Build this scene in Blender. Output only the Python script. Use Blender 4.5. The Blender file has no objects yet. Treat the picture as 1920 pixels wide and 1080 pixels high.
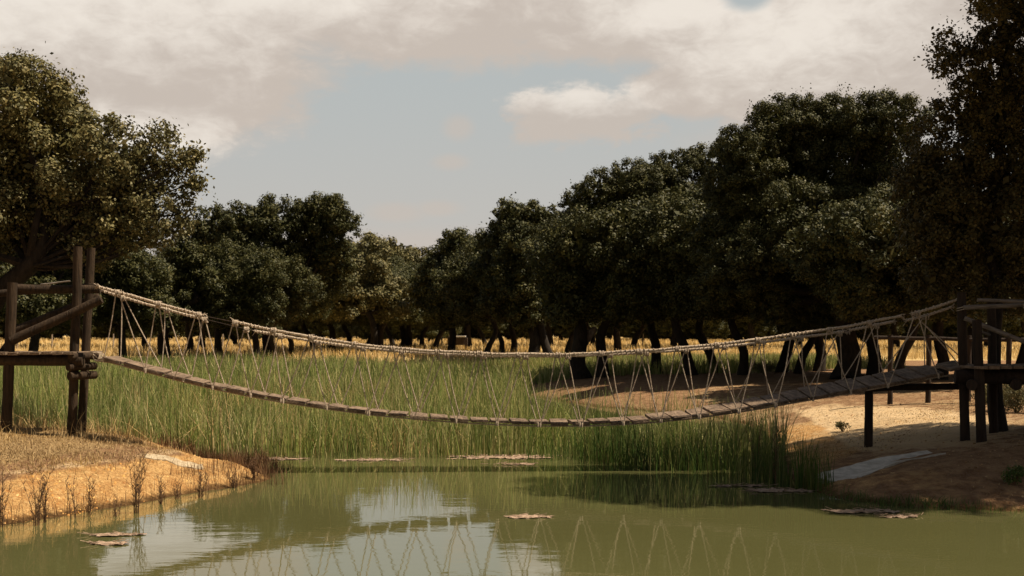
import bpy, math, random
import numpy as np
from mathutils import Vector, noise as mnoise
R = math.radians
random.seed(7)
rng = np.random.default_rng(7)
scn = bpy.context.scene
col = scn.collection

# ------------------------------------------------------------------ camera
F = 2300.0 / 1920.0          # focal length over frame width
HZ = 632.0                   # horizon row in the 1920x1080 photograph
CAMZ = 2.0
cam_d = bpy.data.cameras.new("camera")
cam = bpy.data.objects.new("camera", cam_d)
col.objects.link(cam)
cam_d.sensor_width = 36.0
cam_d.lens = 36.0 * F
cam_d.shift_y = (HZ - 540.0) / 1920.0
cam_d.clip_start = 0.1
cam_d.clip_end = 5000
cam.location = (0, 0, CAMZ)
cam.rotation_euler = (R(90), 0, 0)
scn.camera = cam
cam_d.dof.use_dof = True
cam_d.dof.focus_distance = 18.5
cam_d.dof.aperture_fstop = 3.2
scn.view_settings.view_transform = 'Standard'
scn.view_settings.look = 'None'
scn.view_settings.exposure = 0.52
scn.view_settings.gamma = 1.0
scn.cycles.max_bounces = 5
scn.cycles.diffuse_bounces = 1
scn.cycles.glossy_bounces = 3
scn.cycles.transparent_max_bounces = 8

# ------------------------------------------------------------------ sun
SUN_EL = R(59)
SUN_AZ = R(94)              # clockwise from +Y: the sun stands to the right and a little behind the camera
sun_dir = Vector((math.sin(SUN_AZ) * math.cos(SUN_EL), math.cos(SUN_AZ) * math.cos(SUN_EL), math.sin(SUN_EL)))
sd_ = bpy.data.lights.new("sun", 'SUN')
sd_.energy = 5.0
sd_.angle = R(0.6)
sd_.color = (1.0, 0.86, 0.66)
sun = bpy.data.objects.new("sun", sd_)
col.objects.link(sun)
sun.rotation_euler = sun_dir.to_track_quat('Z', 'Y').to_euler()
sun.location = (20, -20, 30)

# ------------------------------------------------------------------ sky with clouds
class NT:
    """small helper to write shader maths"""
    def __init__(s, tree):
        s.t = tree
    def n(s, typ, **kw):
        nd = s.t.nodes.new(typ)
        for k, v in kw.items():
            setattr(nd, k, v)
        return nd
    def put(s, sock, v):
        if isinstance(v, bpy.types.NodeSocket):
            s.t.links.new(v, sock)
        else:
            sock.default_value = v
    def m(s, op, a, b=0.0, c=0.0, clamp=False):
        nd = s.n('ShaderNodeMath', operation=op, use_clamp=clamp)
        s.put(nd.inputs[0], a); s.put(nd.inputs[1], b); s.put(nd.inputs[2], c)
        return nd.outputs[0]
    def mix(s, f, a, b, blend='MIX'):
        nd = s.n('ShaderNodeMix', data_type='RGBA', blend_type=blend)
        s.put(nd.inputs[0], f)
        for i, v in ((6, a), (7, b)):
            if isinstance(v, bpy.types.NodeSocket): s.t.links.new(v, nd.inputs[i])
            else: nd.inputs[i].default_value = (v[0], v[1], v[2], 1)
        return nd.outputs[2]
    def sstep(s, x, lo, hi):
        nd = s.n('ShaderNodeMapRange', interpolation_type='SMOOTHSTEP')
        s.put(nd.inputs[0], x); nd.inputs[1].default_value = lo; nd.inputs[2].default_value = hi
        return nd.outputs[0]
    def noise(s, vec, scale, detail=4, rough=0.5, dist=0.0, out=0):
        nd = s.n('ShaderNodeTexNoise')
        if vec is not None: s.t.links.new(vec, nd.inputs['Vector'])
        nd.inputs['Scale'].default_value = scale; nd.inputs['Detail'].default_value = detail
        nd.inputs['Roughness'].default_value = rough; nd.inputs['Distortion'].default_value = dist
        return nd.outputs[out]

def build_world():
    w = bpy.data.worlds.new("World")
    scn.world = w
    w.use_nodes = True
    t = w.node_tree
    t.nodes.clear()
    g = NT(t)
    out = g.n('ShaderNodeOutputWorld')
    bg = g.n('ShaderNodeBackground')
    t.links.new(bg.outputs[0], out.inputs[0])
    bg.inputs[1].default_value = 0.089
    sky = g.n('ShaderNodeTexSky', sky_type='NISHITA')
    sky.sun_disc = False
    sky.sun_elevation = SUN_EL
    sky.sun_rotation = SUN_AZ
    sky.air_density = 1.0; sky.dust_density = 3.0; sky.ozone_density = 1.0
    tc = g.n('ShaderNodeTexCoord')
    sep = g.n('ShaderNodeSeparateXYZ')
    t.links.new(tc.outputs['Generated'], sep.inputs[0])
    x, y, z = sep.outputs
    az = g.m('ARCTAN2', x, y)
    el = g.m('ARCSINE', z)
    comb = g.n('ShaderNodeCombineXYZ')
    t.links.new(az, comb.inputs[0]); t.links.new(g.m('MULTIPLY', el, 1.9), comb.inputs[1])
    P2 = comb.outputs[0]
    n1 = g.noise(P2, 9.0, 7, 0.62, 0.35)
    n2 = g.noise(P2, 3.1, 4, 0.55, 0.2)
    n3 = g.noise(P2, 26.0, 6, 0.6, 0.5)
    def ell(px, py, rx, ry):
        u0 = math.atan((px - 960) / 2300); v0 = math.atan((HZ - py) / 2300)
        a = rx / 2300; b = ry / 2300
        du = g.m('DIVIDE', g.m('SUBTRACT', az, u0), a)
        dv = g.m('DIVIDE', g.m('SUBTRACT', el, v0), b)
        r2 = g.m('ADD', g.m('MULTIPLY', du, du), g.m('MULTIPLY', dv, dv))
        return g.m('SUBTRACT', 1.0, g.m('SQRT', r2))
    def smax(lst):
        r = lst[0]
        for e in lst[1:]:
            nd = g.n('ShaderNodeMath', operation='SMOOTH_MAX')
            g.put(nd.inputs[0], r); g.put(nd.inputs[1], e); nd.inputs[2].default_value = 0.15
            r = nd.outputs[0]
        return r
    def sca(e, k): return g.m('MULTIPLY', e, k)
    wob = g.m('ADD', g.m('MULTIPLY', g.m('SUBTRACT', n1, 0.5), 0.9), g.m('MULTIPLY', g.m('SUBTRACT', n3, 0.5), 0.28))
    wob2 = g.m('ADD', g.m('MULTIPLY', g.m('SUBTRACT', n3, 0.5), 0.9), g.m('MULTIPLY', g.m('SUBTRACT', g.noise(P2, 60.0, 6, 0.65, 0.6), 0.5), 0.5))
    # big soft cloud decks over the frame, one cumulus, some wisps
    deck = smax([ell(100, 60, 560, 270), ell(330, 150, 260, 170), ell(800, -30, 560, 165), ell(1250, 20, 420, 120),
                 ell(1620, 90, 470, 190), ell(760, -330, 1500, 330), ell(1330, 170, 180, 60)])
    deckm = g.sstep(g.m('ADD', sca(deck, 1.3), g.m('ADD', g.m('MULTIPLY', wob2, 0.4), g.m('MULTIPLY', wob, 0.75))), -0.05, 0.36)
    cum = smax([ell(1090, 225, 170, 62), ell(1020, 205, 80, 48), ell(1095, 190, 80, 42), ell(1185, 205, 80, 52)])
    cumm = g.m('MULTIPLY', g.sstep(g.m('ADD', cum, g.m('MULTIPLY', wob2, 1.5)), -0.04, 0.52), 0.92)
    wisp = smax([ell(845, 305, 50, 22), ell(745, 400, 80, 28), ell(820, 392, 60, 22), ell(860, 240, 40, 34), ell(1560, 270, 330, 70), ell(640, 470, 900, 60)])
    wispm = g.m('MULTIPLY', g.sstep(g.m('ADD', wisp, g.m('MULTIPLY', wob, 0.8)), 0.0, 0.7), 0.6)
    # broken cloud everywhere else in the sky
    elsewhere = g.m('MULTIPLY', g.sstep(n2, 0.48, 0.66), g.sstep(g.m('ABSOLUTE', az), 0.42, 0.8))
    mask = g.m('MAXIMUM', g.m('MAXIMUM', deckm, cumm), g.m('MAXIMUM', wispm, elsewhere))
    hole = g.sstep(g.m('ADD', ell(1400, -6, 60, 40), g.m('MULTIPLY', wob, 0.9)), -0.05, 0.5)
    mask = g.m('MULTIPLY', mask, g.m('SUBTRACT', 1.0, hole), clamp=True)
    # light and shade within clouds: brighter where thick tops face the sun
    bright = smax([ell(120, 20, 420, 130), ell(560, 0, 300, 60), ell(1500, 80, 260, 100), ell(1090, 178, 150, 34), ell(1300, 20, 260, 60), ell(260, 280, 200, 60), ell(0, 60, 100, 100)])
    bf = g.sstep(g.m('ADD', bright, g.m('ADD', g.m('MULTIPLY', wob, 1.6), g.m('MULTIPLY', wob2, 1.3))), -0.45, 0.95)
    ccol = g.mix(bf, (4.5, 3.95, 3.48), (6.6, 6.05, 5.4))
    # pale, slightly hazy blue between: real sky desaturated by thin high cloud
    veil = g.mix(g.sstep(el, 0.0, 0.26), (4.4, 4.05, 3.7), (3.7, 3.95, 3.88))
    base = g.mix(0.93, sky.outputs[0], veil)
    zen = g.sstep(el, 0.32, 0.75)
    c = g.mix(mask, base, ccol)
    c = g.mix(g.m('MULTIPLY', zen, 0.85), c, g.mix(0.6, sky.outputs[0], (0.4, 0.45, 0.55)))
    side = g.sstep(g.m('ABSOLUTE', az), 0.5, 0.95)  # side and rear sky, out of view, dimmed to deepen the shade
    c = g.mix(g.m('MULTIPLY', side, 0.62), c, (0.35, 0.37, 0.42))
    t.links.new(c, bg.inputs[0])
    w.cycles.sampling_method = 'MANUAL'
    w.cycles.sample_map_resolution = 512
build_world()

# ------------------------------------------------------------------ helpers
def P(px, py, d):
    return Vector(((px - 960) / 2300 * d, d, CAMZ - (py - HZ) / 2300 * d))

def tag(o, label=None, cat=None, group=None, kind=None):
    if label: o['label'] = label
    if cat: o['category'] = cat
    if group: o['group'] = group
    if kind: o['kind'] = kind
    return o

def empty(name, loc, label=None, cat=None, group=None):
    o = bpy.data.objects.new(name, None)
    o.empty_display_size = 0.2
    o.location = loc
    col.objects.link(o)
    return tag(o, label, cat, group)

class MB:
    def __init__(s):
        s.v = []; s.f = []
    def tube(s, pts, rad, sides=8, cap=True):
        pts = [Vector(p) for p in pts]
        n = len(pts)
        if not hasattr(rad, '__len__'): rad = [rad] * n
        b = len(s.v)
        prev = None
        for i, p in enumerate(pts):
            t = (pts[min(i + 1, n - 1)] - pts[max(i - 1, 0)])
            if t.length < 1e-9: t = Vector((0, 0, 1))
            t.normalize()
            if prev is None:
                a = Vector((0, 0, 1)) if abs(t.z) < 0.8 else Vector((1, 0, 0))
                u = t.cross(a).normalized()
            else:
                u = (prev - t * prev.dot(t)).normalized()
            prev = u
            w = t.cross(u)
            for k in range(sides):
                a = 2 * math.pi * k / sides
                s.v.append(tuple(p + (u * math.cos(a) + w * math.sin(a)) * rad[i]))
        for i in range(n - 1):
            for k in range(sides):
                k2 = (k + 1) % sides
                s.f.append((b + i * sides + k, b + i * sides + k2, b + (i + 1) * sides + k2, b + (i + 1) * sides + k))
        if cap:
            s.f.append(tuple(b + k for k in range(sides))[::-1])
            s.f.append(tuple(b + (n - 1) * sides + k for k in range(sides)))
        return s
    def box(s, c, ax, ay, az, jit=0.0):
        """box from centre and three half-axis vectors"""
        b = len(s.v)
        for sx in (-1, 1):
            for sy in (-1, 1):
                for sz in (-1, 1):
                    p = Vector(c) + ax * sx + ay * sy + az * sz
                    if jit: p += Vector((random.uniform(-jit, jit), random.uniform(-jit, jit), random.uniform(-jit, jit)))
                    s.v.append(tuple(p))
        for f in ((0, 1, 3, 2), (4, 6, 7, 5), (0, 4, 5, 1), (2, 3, 7, 6), (0, 2, 6, 4), (1, 5, 7, 3)):
            s.f.append(tuple(b + i for i in f))
        return s
    def build(s, name, mat, parent=None, smooth=True, bevel=0.0):
        me = bpy.data.meshes.new(name)
        org = Vector((0, 0, 0))
        if parent is not None: org = parent.location
        vs = [(v[0] - org.x, v[1] - org.y, v[2] - org.z) for v in s.v]
        me.from_pydata(vs, [], s.f)
        me.materials.append(mat)
        if smooth:
            me.polygons.foreach_set('use_smooth', [True] * len(me.polygons))
            me.set_sharp_from_angle(angle=R(50))
        o = bpy.data.objects.new(name, me)
        col.objects.link(o)
        if parent is not None: o.parent = parent
        if bevel:
            md = o.modifiers.new('bevel', 'BEVEL'); md.width = bevel; md.segments = 2; md.limit_method = 'ANGLE'
        return o

def np_mesh(name, verts, quads, mat, parent=None):
    """verts (n,3), quads (m,4) -> mesh object"""
    me = bpy.data.meshes.new(name)
    nv, nq = len(verts), len(quads)
    me.vertices.add(nv); me.loops.add(nq * 4); me.polygons.add(nq)
    me.vertices.foreach_set('co', np.ascontiguousarray(verts, dtype=np.float32).ravel())
    me.loops.foreach_set('vertex_index', np.ascontiguousarray(quads, dtype=np.int32).ravel())
    me.polygons.foreach_set('loop_start', np.arange(0, nq * 4, 4, dtype=np.int32))
    me.update(calc_edges=True)
    me.materials.append(mat)
    o = bpy.data.objects.new(name, me)
    col.objects.link(o)
    if parent is not None: o.parent = parent
    return o

def curve_pts(pts, n):
    """smooth interpolation (Catmull-Rom) through pts"""
    pts = [Vector(p) for p in pts]
    if len(pts) == 2:
        return [pts[0].lerp(pts[1], i / (n - 1)) for i in range(n)]
    out = []
    m = len(pts) - 1
    for i in range(n):
        t = i / (n - 1) * m
        k = min(int(t), m - 1); u = t - k
        p1, p2 = pts[k], pts[k + 1]
        p0 = pts[k - 1] if k > 0 else p1 * 2 - p2
        p3 = pts[k + 2] if k + 2 <= m else p2 * 2 - p1
        out.append(0.5 * ((2 * p1) + (p2 - p0) * u + (2 * p0 - 5 * p1 + 4 * p2 - p3) * u * u + (3 * p1 - p0 - 3 * p2 + p3) * u ** 3))
    return out

# ------------------------------------------------------------------ materials
def new_mat(name):
    m = bpy.data.materials.new(name)
    m.use_nodes = True
    t = m.node_tree
    g = NT(t)
    b = t.nodes['Principled BSDF']
    return m, g, b

def bump(g, b, h, strength, dist):
    nd = g.n('ShaderNodeBump')
    nd.inputs['Strength'].default_value = strength
    nd.inputs['Distance'].default_value = dist
    g.t.links.new(h, nd.inputs['Height'])
    g.t.links.new(nd.outputs[0], b.inputs['Normal'])

def pos(g):
    return g.n('ShaderNodeNewGeometry').outputs['Position']

def mat_wood(name, c1, c2, scale=9.0, stretch=(1, 1, 0.12), rough=0.85):
    m, g, b = new_mat(name)
    mp = g.n('ShaderNodeMapping')
    mp.inputs['Scale'].default_value = stretch
    g.t.links.new(pos(g), mp.inputs[0])
    n = g.noise(mp.outputs[0], scale * 3, 6, 0.65, 0.4)
    n2 = g.noise(pos(g), 2.3, 3, 0.5)
    f = g.m('ADD', g.m('MULTIPLY', n, 0.75), g.m('MULTIPLY', n2, 0.4))
    g.t.links.new(g.mix(g.sstep(f, 0.35, 0.75), c1, c2), b.inputs['Base Color'])
    b.inputs['Roughness'].default_value = rough
    b.inputs['Specular IOR Level'].default_value = 0.25
    bump(g, b, n, 0.9, 0.03)
    return m
M = {}
M['log'] = mat_wood('log_wood', (0.012, 0.008, 0.005), (0.062, 0.038, 0.021))
M['logdark'] = mat_wood('dark_log_wood', (0.018, 0.012, 0.009), (0.05, 0.032, 0.022))
M['pole'] = mat_wood('grey_pole_wood', (0.10, 0.08, 0.065), (0.28, 0.235, 0.20), stretch=(0.15, 1, 1))
M['plank'] = mat_wood('weathered_plank', (0.055, 0.036, 0.024), (0.27, 0.19, 0.13), scale=7, stretch=(1, 0.2, 1))
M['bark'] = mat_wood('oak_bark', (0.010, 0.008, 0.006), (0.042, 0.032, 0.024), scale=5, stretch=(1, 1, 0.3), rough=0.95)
M['palewood'] = mat_wood('stake_and_sunlit_limb_wood', (0.16, 0.12, 0.09), (0.42, 0.34, 0.27), scale=5)  # bare wood of the stakes; on the trunk limb its paleness stands for sunlight
M['twig'] = mat_wood('dry_stem', (0.07, 0.035, 0.02), (0.19, 0.11, 0.06), scale=5)

def mat_rope():
    m, g, b = new_mat('rope_fibre')
    n = g.noise(pos(g), 60, 4, 0.6)
    g.t.links.new(g.mix(g.sstep(n, 0.3, 0.7), (0.26, 0.195, 0.14), (0.60, 0.49, 0.38)), b.inputs['Base Color'])
    b.inputs['Roughness'].default_value = 0.95
    b.inputs['Specular IOR Level'].default_value = 0.1
    bump(g, b, n, 0.5, 0.01)
    return m
M['rope'] = mat_rope()

def mat_leaf(name, cols, transl=0.18, spec=0.3):
    m, g, b = new_mat(name)
    geo = g.n('ShaderNodeNewGeometry')
    ramp = g.n('ShaderNodeValToRGB')
    g.t.links.new(geo.outputs['Random Per Island'], ramp.inputs[0])
    el = ramp.color_ramp.elements
    el[0].position = 0; el[0].color = (*cols[0], 1)
    el[1].position = 1; el[1].color = (*cols[-1], 1)
    for i, c in enumerate(cols[1:-1]):
        e = el.new((i + 1) / (len(cols) - 1)); e.color = (*c, 1)
    n = g.noise(pos(g), 0.8, 4, 0.6)
    c = g.mix(g.sstep(n, 0.3, 0.75), ramp.outputs[0], g.mix(1.0, ramp.outputs[0], (1.2, 1.13, 0.85), 'MULTIPLY'))
    g.t.links.new(c, b.inputs['Base Color'])
    b.inputs['Roughness'].default_value = 0.55
    b.inputs['Specular IOR Level'].default_value = spec
    tr = g.n('ShaderNodeBsdfTranslucent')
    g.t.links.new(c, tr.inputs[0])
    mx = g.n('ShaderNodeMixShader'); mx.inputs[0].default_value = transl
    g.t.links.new(b.outputs[0], mx.inputs[1]); g.t.links.new(tr.outputs[0], mx.inputs[2])
    out = [n_ for n_ in g.t.nodes if n_.type == 'OUTPUT_MATERIAL'][0]
    g.t.links.new(mx.outputs[0], out.inputs[0])
    return m
M['leaf'] = mat_leaf('holm_oak_leaf', [(0.028, 0.033, 0.013), (0.045, 0.050, 0.018), (0.068, 0.069, 0.025), (0.105, 0.096, 0.038)], 0.10, 0.2)
M['leaf2'] = mat_leaf('olive_oak_leaf', [(0.068, 0.068, 0.030), (0.105, 0.100, 0.046), (0.155, 0.140, 0.064), (0.22, 0.185, 0.090)], 0.10, 0.2)
M['leaf3'] = mat_leaf('brown_green_leaf', [(0.040, 0.035, 0.015), (0.062, 0.052, 0.021), (0.090, 0.074, 0.028), (0.13, 0.098, 0.042)], 0.08, 0.15)
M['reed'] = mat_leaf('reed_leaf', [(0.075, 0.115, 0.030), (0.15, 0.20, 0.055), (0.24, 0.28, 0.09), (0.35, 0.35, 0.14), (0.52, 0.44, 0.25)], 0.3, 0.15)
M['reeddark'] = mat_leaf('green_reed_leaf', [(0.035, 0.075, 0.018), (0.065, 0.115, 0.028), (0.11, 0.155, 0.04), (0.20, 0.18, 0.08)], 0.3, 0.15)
M['straw'] = mat_leaf('straw_blade', [(0.25, 0.165, 0.08), (0.42, 0.295, 0.15), (0.60, 0.44, 0.24)], 0.2, 0.1)
M['gold'] = mat_leaf('golden_grass', [(0.52, 0.38, 0.19), (0.66, 0.50, 0.27), (0.76, 0.60, 0.35)], 0.2, 0.1)
M['litter'] = mat_leaf('fallen_leaf', [(0.05, 0.026, 0.012), (0.12, 0.065, 0.03), (0.24, 0.15, 0.07), (0.42, 0.30, 0.17)], 0.05, 0.1)
M['clod'] = mat_leaf('clay_clod', [(0.30, 0.13, 0.04), (0.55, 0.30, 0.10), (0.68, 0.46, 0.22)], 0.0, 0.1)
M['clod2'] = mat_leaf('stone_clod', [(0.14, 0.075, 0.035), (0.34, 0.20, 0.10), (0.46, 0.31, 0.17)], 0.0, 0.1)
M['deadstem'] = mat_leaf('dead_stem', [(0.07, 0.035, 0.022), (0.13, 0.07, 0.04), (0.24, 0.15, 0.085)], 0.0, 0.1)

def mat_water():
    m, g, b = new_mat('murky_water')
    mp = g.n('ShaderNodeMapping'); mp.inputs['Scale'].default_value = (0.45, 1.0, 1.0)
    g.t.links.new(pos(g), mp.inputs[0])
    n0 = g.noise(pos(g), 0.35, 3, 0.5)
    g.t.links.new(g.mix(n0, (0.084, 0.082, 0.030), (0.106, 0.106, 0.043)), b.inputs['Base Color'])
    b.inputs['Roughness'].default_value = 0.012
    b.inputs['IOR'].default_value = 1.6
    n1 = g.noise(mp.outputs[0], 6.0, 3, 0.55, 0.3)
    n2 = g.noise(mp.outputs[0], 1.3, 2, 0.5)
    h = g.m('ADD', g.m('MULTIPLY', n1, 0.25), g.m('MULTIPLY', n2, 0.5))
    bump(g, b, h, 0.075, 0.05)
    return m
M['water'] = mat_water()

def mat_ground():
    m, g, b = new_mat('bank_earth')
    at = g.n('ShaderNodeAttribute', attribute_name='zone')
    sp = g.n('ShaderNodeSeparateColor')
    g.t.links.new(at.outputs['Color'], sp.inputs[0])
    p = pos(g)
    nL = g.noise(p, 0.8, 5, 0.6)
    nM = g.noise(p, 5.0, 6, 0.65)
    nS = g.noise(p, 38.0, 5, 0.7)
    nP = g.noise(p, 11.0, 2, 0.5)
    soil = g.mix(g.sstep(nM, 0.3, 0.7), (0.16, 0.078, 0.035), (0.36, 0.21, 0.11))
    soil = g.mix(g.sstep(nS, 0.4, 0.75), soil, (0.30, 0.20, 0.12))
    clay = g.mix(g.sstep(nM, 0.3, 0.7), (0.45, 0.235, 0.085), (0.68, 0.435, 0.185))
    clay = g.mix(g.m('MULTIPLY', g.sstep(nS, 0.45, 0.62), 0.7), clay, (0.27, 0.125, 0.042))
    clay = g.mix(g.m('MULTIPLY', g.sstep(g.noise(p, 90.0, 3, 0.6), 0.52, 0.66), 0.6), clay, (0.22, 0.10, 0.035))
    clay = g.mix(g.m('MULTIPLY', g.sstep(nP, 0.55, 0.75), 0.5), clay, (0.66, 0.46, 0.22))
    sand = g.mix(g.sstep(nM, 0.3, 0.75), (0.58, 0.405, 0.22), (0.72, 0.54, 0.335))
    sand = g.mix(g.m('MULTIPLY', g.sstep(nS, 0.55, 0.8), 0.5), sand, (0.36, 0.25, 0.15))
    gold = g.mix(g.sstep(nM, 0.3, 0.7), (0.52, 0.37, 0.16), (0.68, 0.50, 0.24))
    def jm(v, k=0.5):
        return g.sstep(g.m('ADD', v, g.m('MULTIPLY', g.m('SUBTRACT', g.m('ADD', g.m('MULTIPLY', nM, 0.5), g.m('MULTIPLY', nL, 0.5)), 0.5), k)), 0.3, 0.7)
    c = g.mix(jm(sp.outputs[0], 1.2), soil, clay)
    c = g.mix(jm(sp.outputs[1], 1.4), c, sand)
    c = g.mix(jm(sp.outputs[2], 1.0), c, gold)
    litter = g.mix(g.sstep(nS, 0.35, 0.65), (0.17, 0.10, 0.045), (0.46, 0.32, 0.16))
    c = g.mix(jm(at.outputs['Alpha'], 1.2), c, litter)
    sz = g.n('ShaderNodeSeparateXYZ'); g.t.links.new(p, sz.inputs[0])
    wet = g.sstep(g.m('ADD', sz.outputs[2], g.m('MULTIPLY', g.m('SUBTRACT', nP, 0.5), 0.10)), 0.075, 0.0)
    c = g.mix(wet, c, (0.10, 0.055, 0.022))
    g.t.links.new(c, b.inputs['Base Color'])
    b.inputs['Roughness'].default_value = 0.97
    b.inputs['Specular IOR Level'].default_value = 0.08
    h = g.m('ADD', g.m('MULTIPLY', nS, 0.35), g.m('ADD', g.m('MULTIPLY', nM, 1.0), g.m('MULTIPLY', nP, 0.4)))
    bump(g, b, h, 1.0, 0.10)
    return m
M['ground'] = mat_ground()

def mat_concrete():
    m, g, b = new_mat('stained_concrete')
    n = g.noise(pos(g), 6, 6, 0.65)
    g.t.links.new(g.mix(g.sstep(n, 0.3, 0.7), (0.34, 0.30, 0.24), (0.60, 0.54, 0.45)), b.inputs['Base Color'])
    b.inputs['Roughness'].default_value = 0.85
    bump(g, b, n, 0.4, 0.02)
    return m
M['concrete'] = mat_concrete()
M['ledge'] = mat_wood('sandy_concrete', (0.30, 0.22, 0.13), (0.55, 0.45, 0.31), scale=6, stretch=(1, 1, 1))
def mat_mat():
    m, g, b = new_mat('dry_scum')
    n = g.noise(pos(g), 22, 6, 0.7)
    g.t.links.new(g.mix(g.sstep(n, 0.3, 0.7), (0.17, 0.11, 0.07), (0.50, 0.35, 0.25)), b.inputs['Base Color'])
    b.inputs['Roughness'].default_value = 0.95
    bump(g, b, n, 0.8, 0.03)
    return m
M['mat'] = mat_mat()
def mat_plain(name, c, rough=0.7):
    m, g, b = new_mat(name)
    n = g.noise(pos(g), 9, 4, 0.6)
    g.t.links.new(g.mix(n, tuple(v * 0.75 for v in c), c), b.inputs['Base Color'])
    b.inputs['Roughness'].default_value = rough
    return m

# ------------------------------------------------------------------ terrain
POND = np.array([(-60, 1.5), (-60, 9), (-14, 9.6), (-9, 11.2), (-6.2, 12.6), (-5.4, 13.0), (-4.87, 13.8), (-4.47, 14.7), (-4.05, 15.7),
                 (-3.62, 16.7), (-3.42, 17.35), (-3.7, 18.0), (-4.5, 18.8), (-5.0, 20.2), (-6.6, 21.3), (-10, 22.0), (-20, 22.5), (-34, 25), (-38, 50), (-28, 66),
                 (-10, 68), (-3.5, 60), (-0.9, 52), (0.0, 44), (2.3, 35.5), (5.0, 31), (5.5, 27), (4.9, 23), (4.35, 19.6),
                 (4.0, 17.4), (3.95, 15.4), (4.6, 14.5), (5.85, 14.0), (9, 13.2), (16, 11), (60, 9), (60, 1.5)])

def signed(px, py, poly=POND):
    """distance to the shore, positive on land"""
    px = np.asarray(px, float); py = np.asarray(py, float)
    best = np.full(px.shape, 1e9); inside = np.zeros(px.shape, bool)
    n = len(poly)
    for i in range(n):
        x1, y1 = poly[i]; x2, y2 = poly[(i + 1) % n]
        dx, dy = x2 - x1, y2 - y1
        t = np.clip(((px - x1) * dx + (py - y1) * dy) / (dx * dx + dy * dy), 0, 1)
        best = np.minimum(best, np.hypot(px - x1 - t * dx, py - y1 - t * dy))
        cond = ((y1 > py) != (y2 > py))
        with np.errstate(divide='ignore', invalid='ignore'):
            xi = (x2 - x1) * (py - y1) / (y2 - y1 + 1e-12) + x1
        inside ^= cond & (px < xi)
    return np.where(inside, -best, best)

_ph = np.random.default_rng(3).uniform(0, 6.28, (24, 2))
_fr = np.random.default_rng(4).uniform(0.5, 1, (24, 2))
def wav(x, y, s):
    """cheap smooth pseudo-noise, about -1..1"""
    r = 0
    for k in range(8):
        a = k * 2.399
        r = r + np.sin((x * math.cos(a) + y * math.sin(a)) * s * (0.7 + 0.35 * k) + _ph[k, 0]) / (1 + 0.35 * k)
    return r / 3.2

def sm(t):
    t = np.clip(t, 0, 1)
    return t * t * (3 - 2 * t)

def ground_z(x, y):
    x = np.asarray(x, float); y = np.asarray(y, float)
    sd = signed(x, y) + 0.10 * wav(x, y, 2.3) + 0.04 * wav(x + 9, y, 7.0)
    left = sm((-2.0 - x) / 1.5) * sm((30 - y) / 4)
    hl = 0.13 * sm(sd / 0.45) + 0.21 * sm((sd - 0.05) / 1.35) + 0.28 * sm(sd / 3.4) + (0.030 * wav(x * 1.3, y, 5.0) + 0.016 * wav(x, y, 13.0)) * sm(sd / 0.2) * sm((1.1 - sd) / 0.5)
    hr = 0.70 * (1 - np.exp(-np.maximum(sd, 0) / 2.4))
    land = hl * left + hr * (1 - left)
    far = np.clip((y - 70) * 0.0068, 0, 1.85)
    land = land + far * sm((y - 70) / 10)
    land = land + (0.03 * wav(x, y, 1.1) + 0.018 * wav(x + 5, y - 3, 3.7) + 0.008 * wav(x, y, 11.0)) * sm(sd / 0.5)
    land = land + (0.012 * wav(x + 2, y, 6.0) + 0.010 * wav(x, y + 4, 17.0)) * sm(sd / 0.4) * (y < 40)
    return np.where(sd > 0, land, np.maximum(-0.5, sd * 0.35))

def gz(x, y):
    return float(ground_z(np.array([x]), np.array([y]))[0])

def graded(a, b, fine_a, fine_b, step, grow=1.12):
    xs = list(np.arange(fine_a, fine_b + 1e-6, step))
    s = step
    while xs[-1] < b: s *= grow; xs.append(min(xs[-1] + s, b))
    s = step; lo = []
    cur = fine_a
    while cur > a: s *= grow; cur = max(cur - s, a); lo.append(cur)
    return np.array(lo[::-1] + xs)

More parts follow.
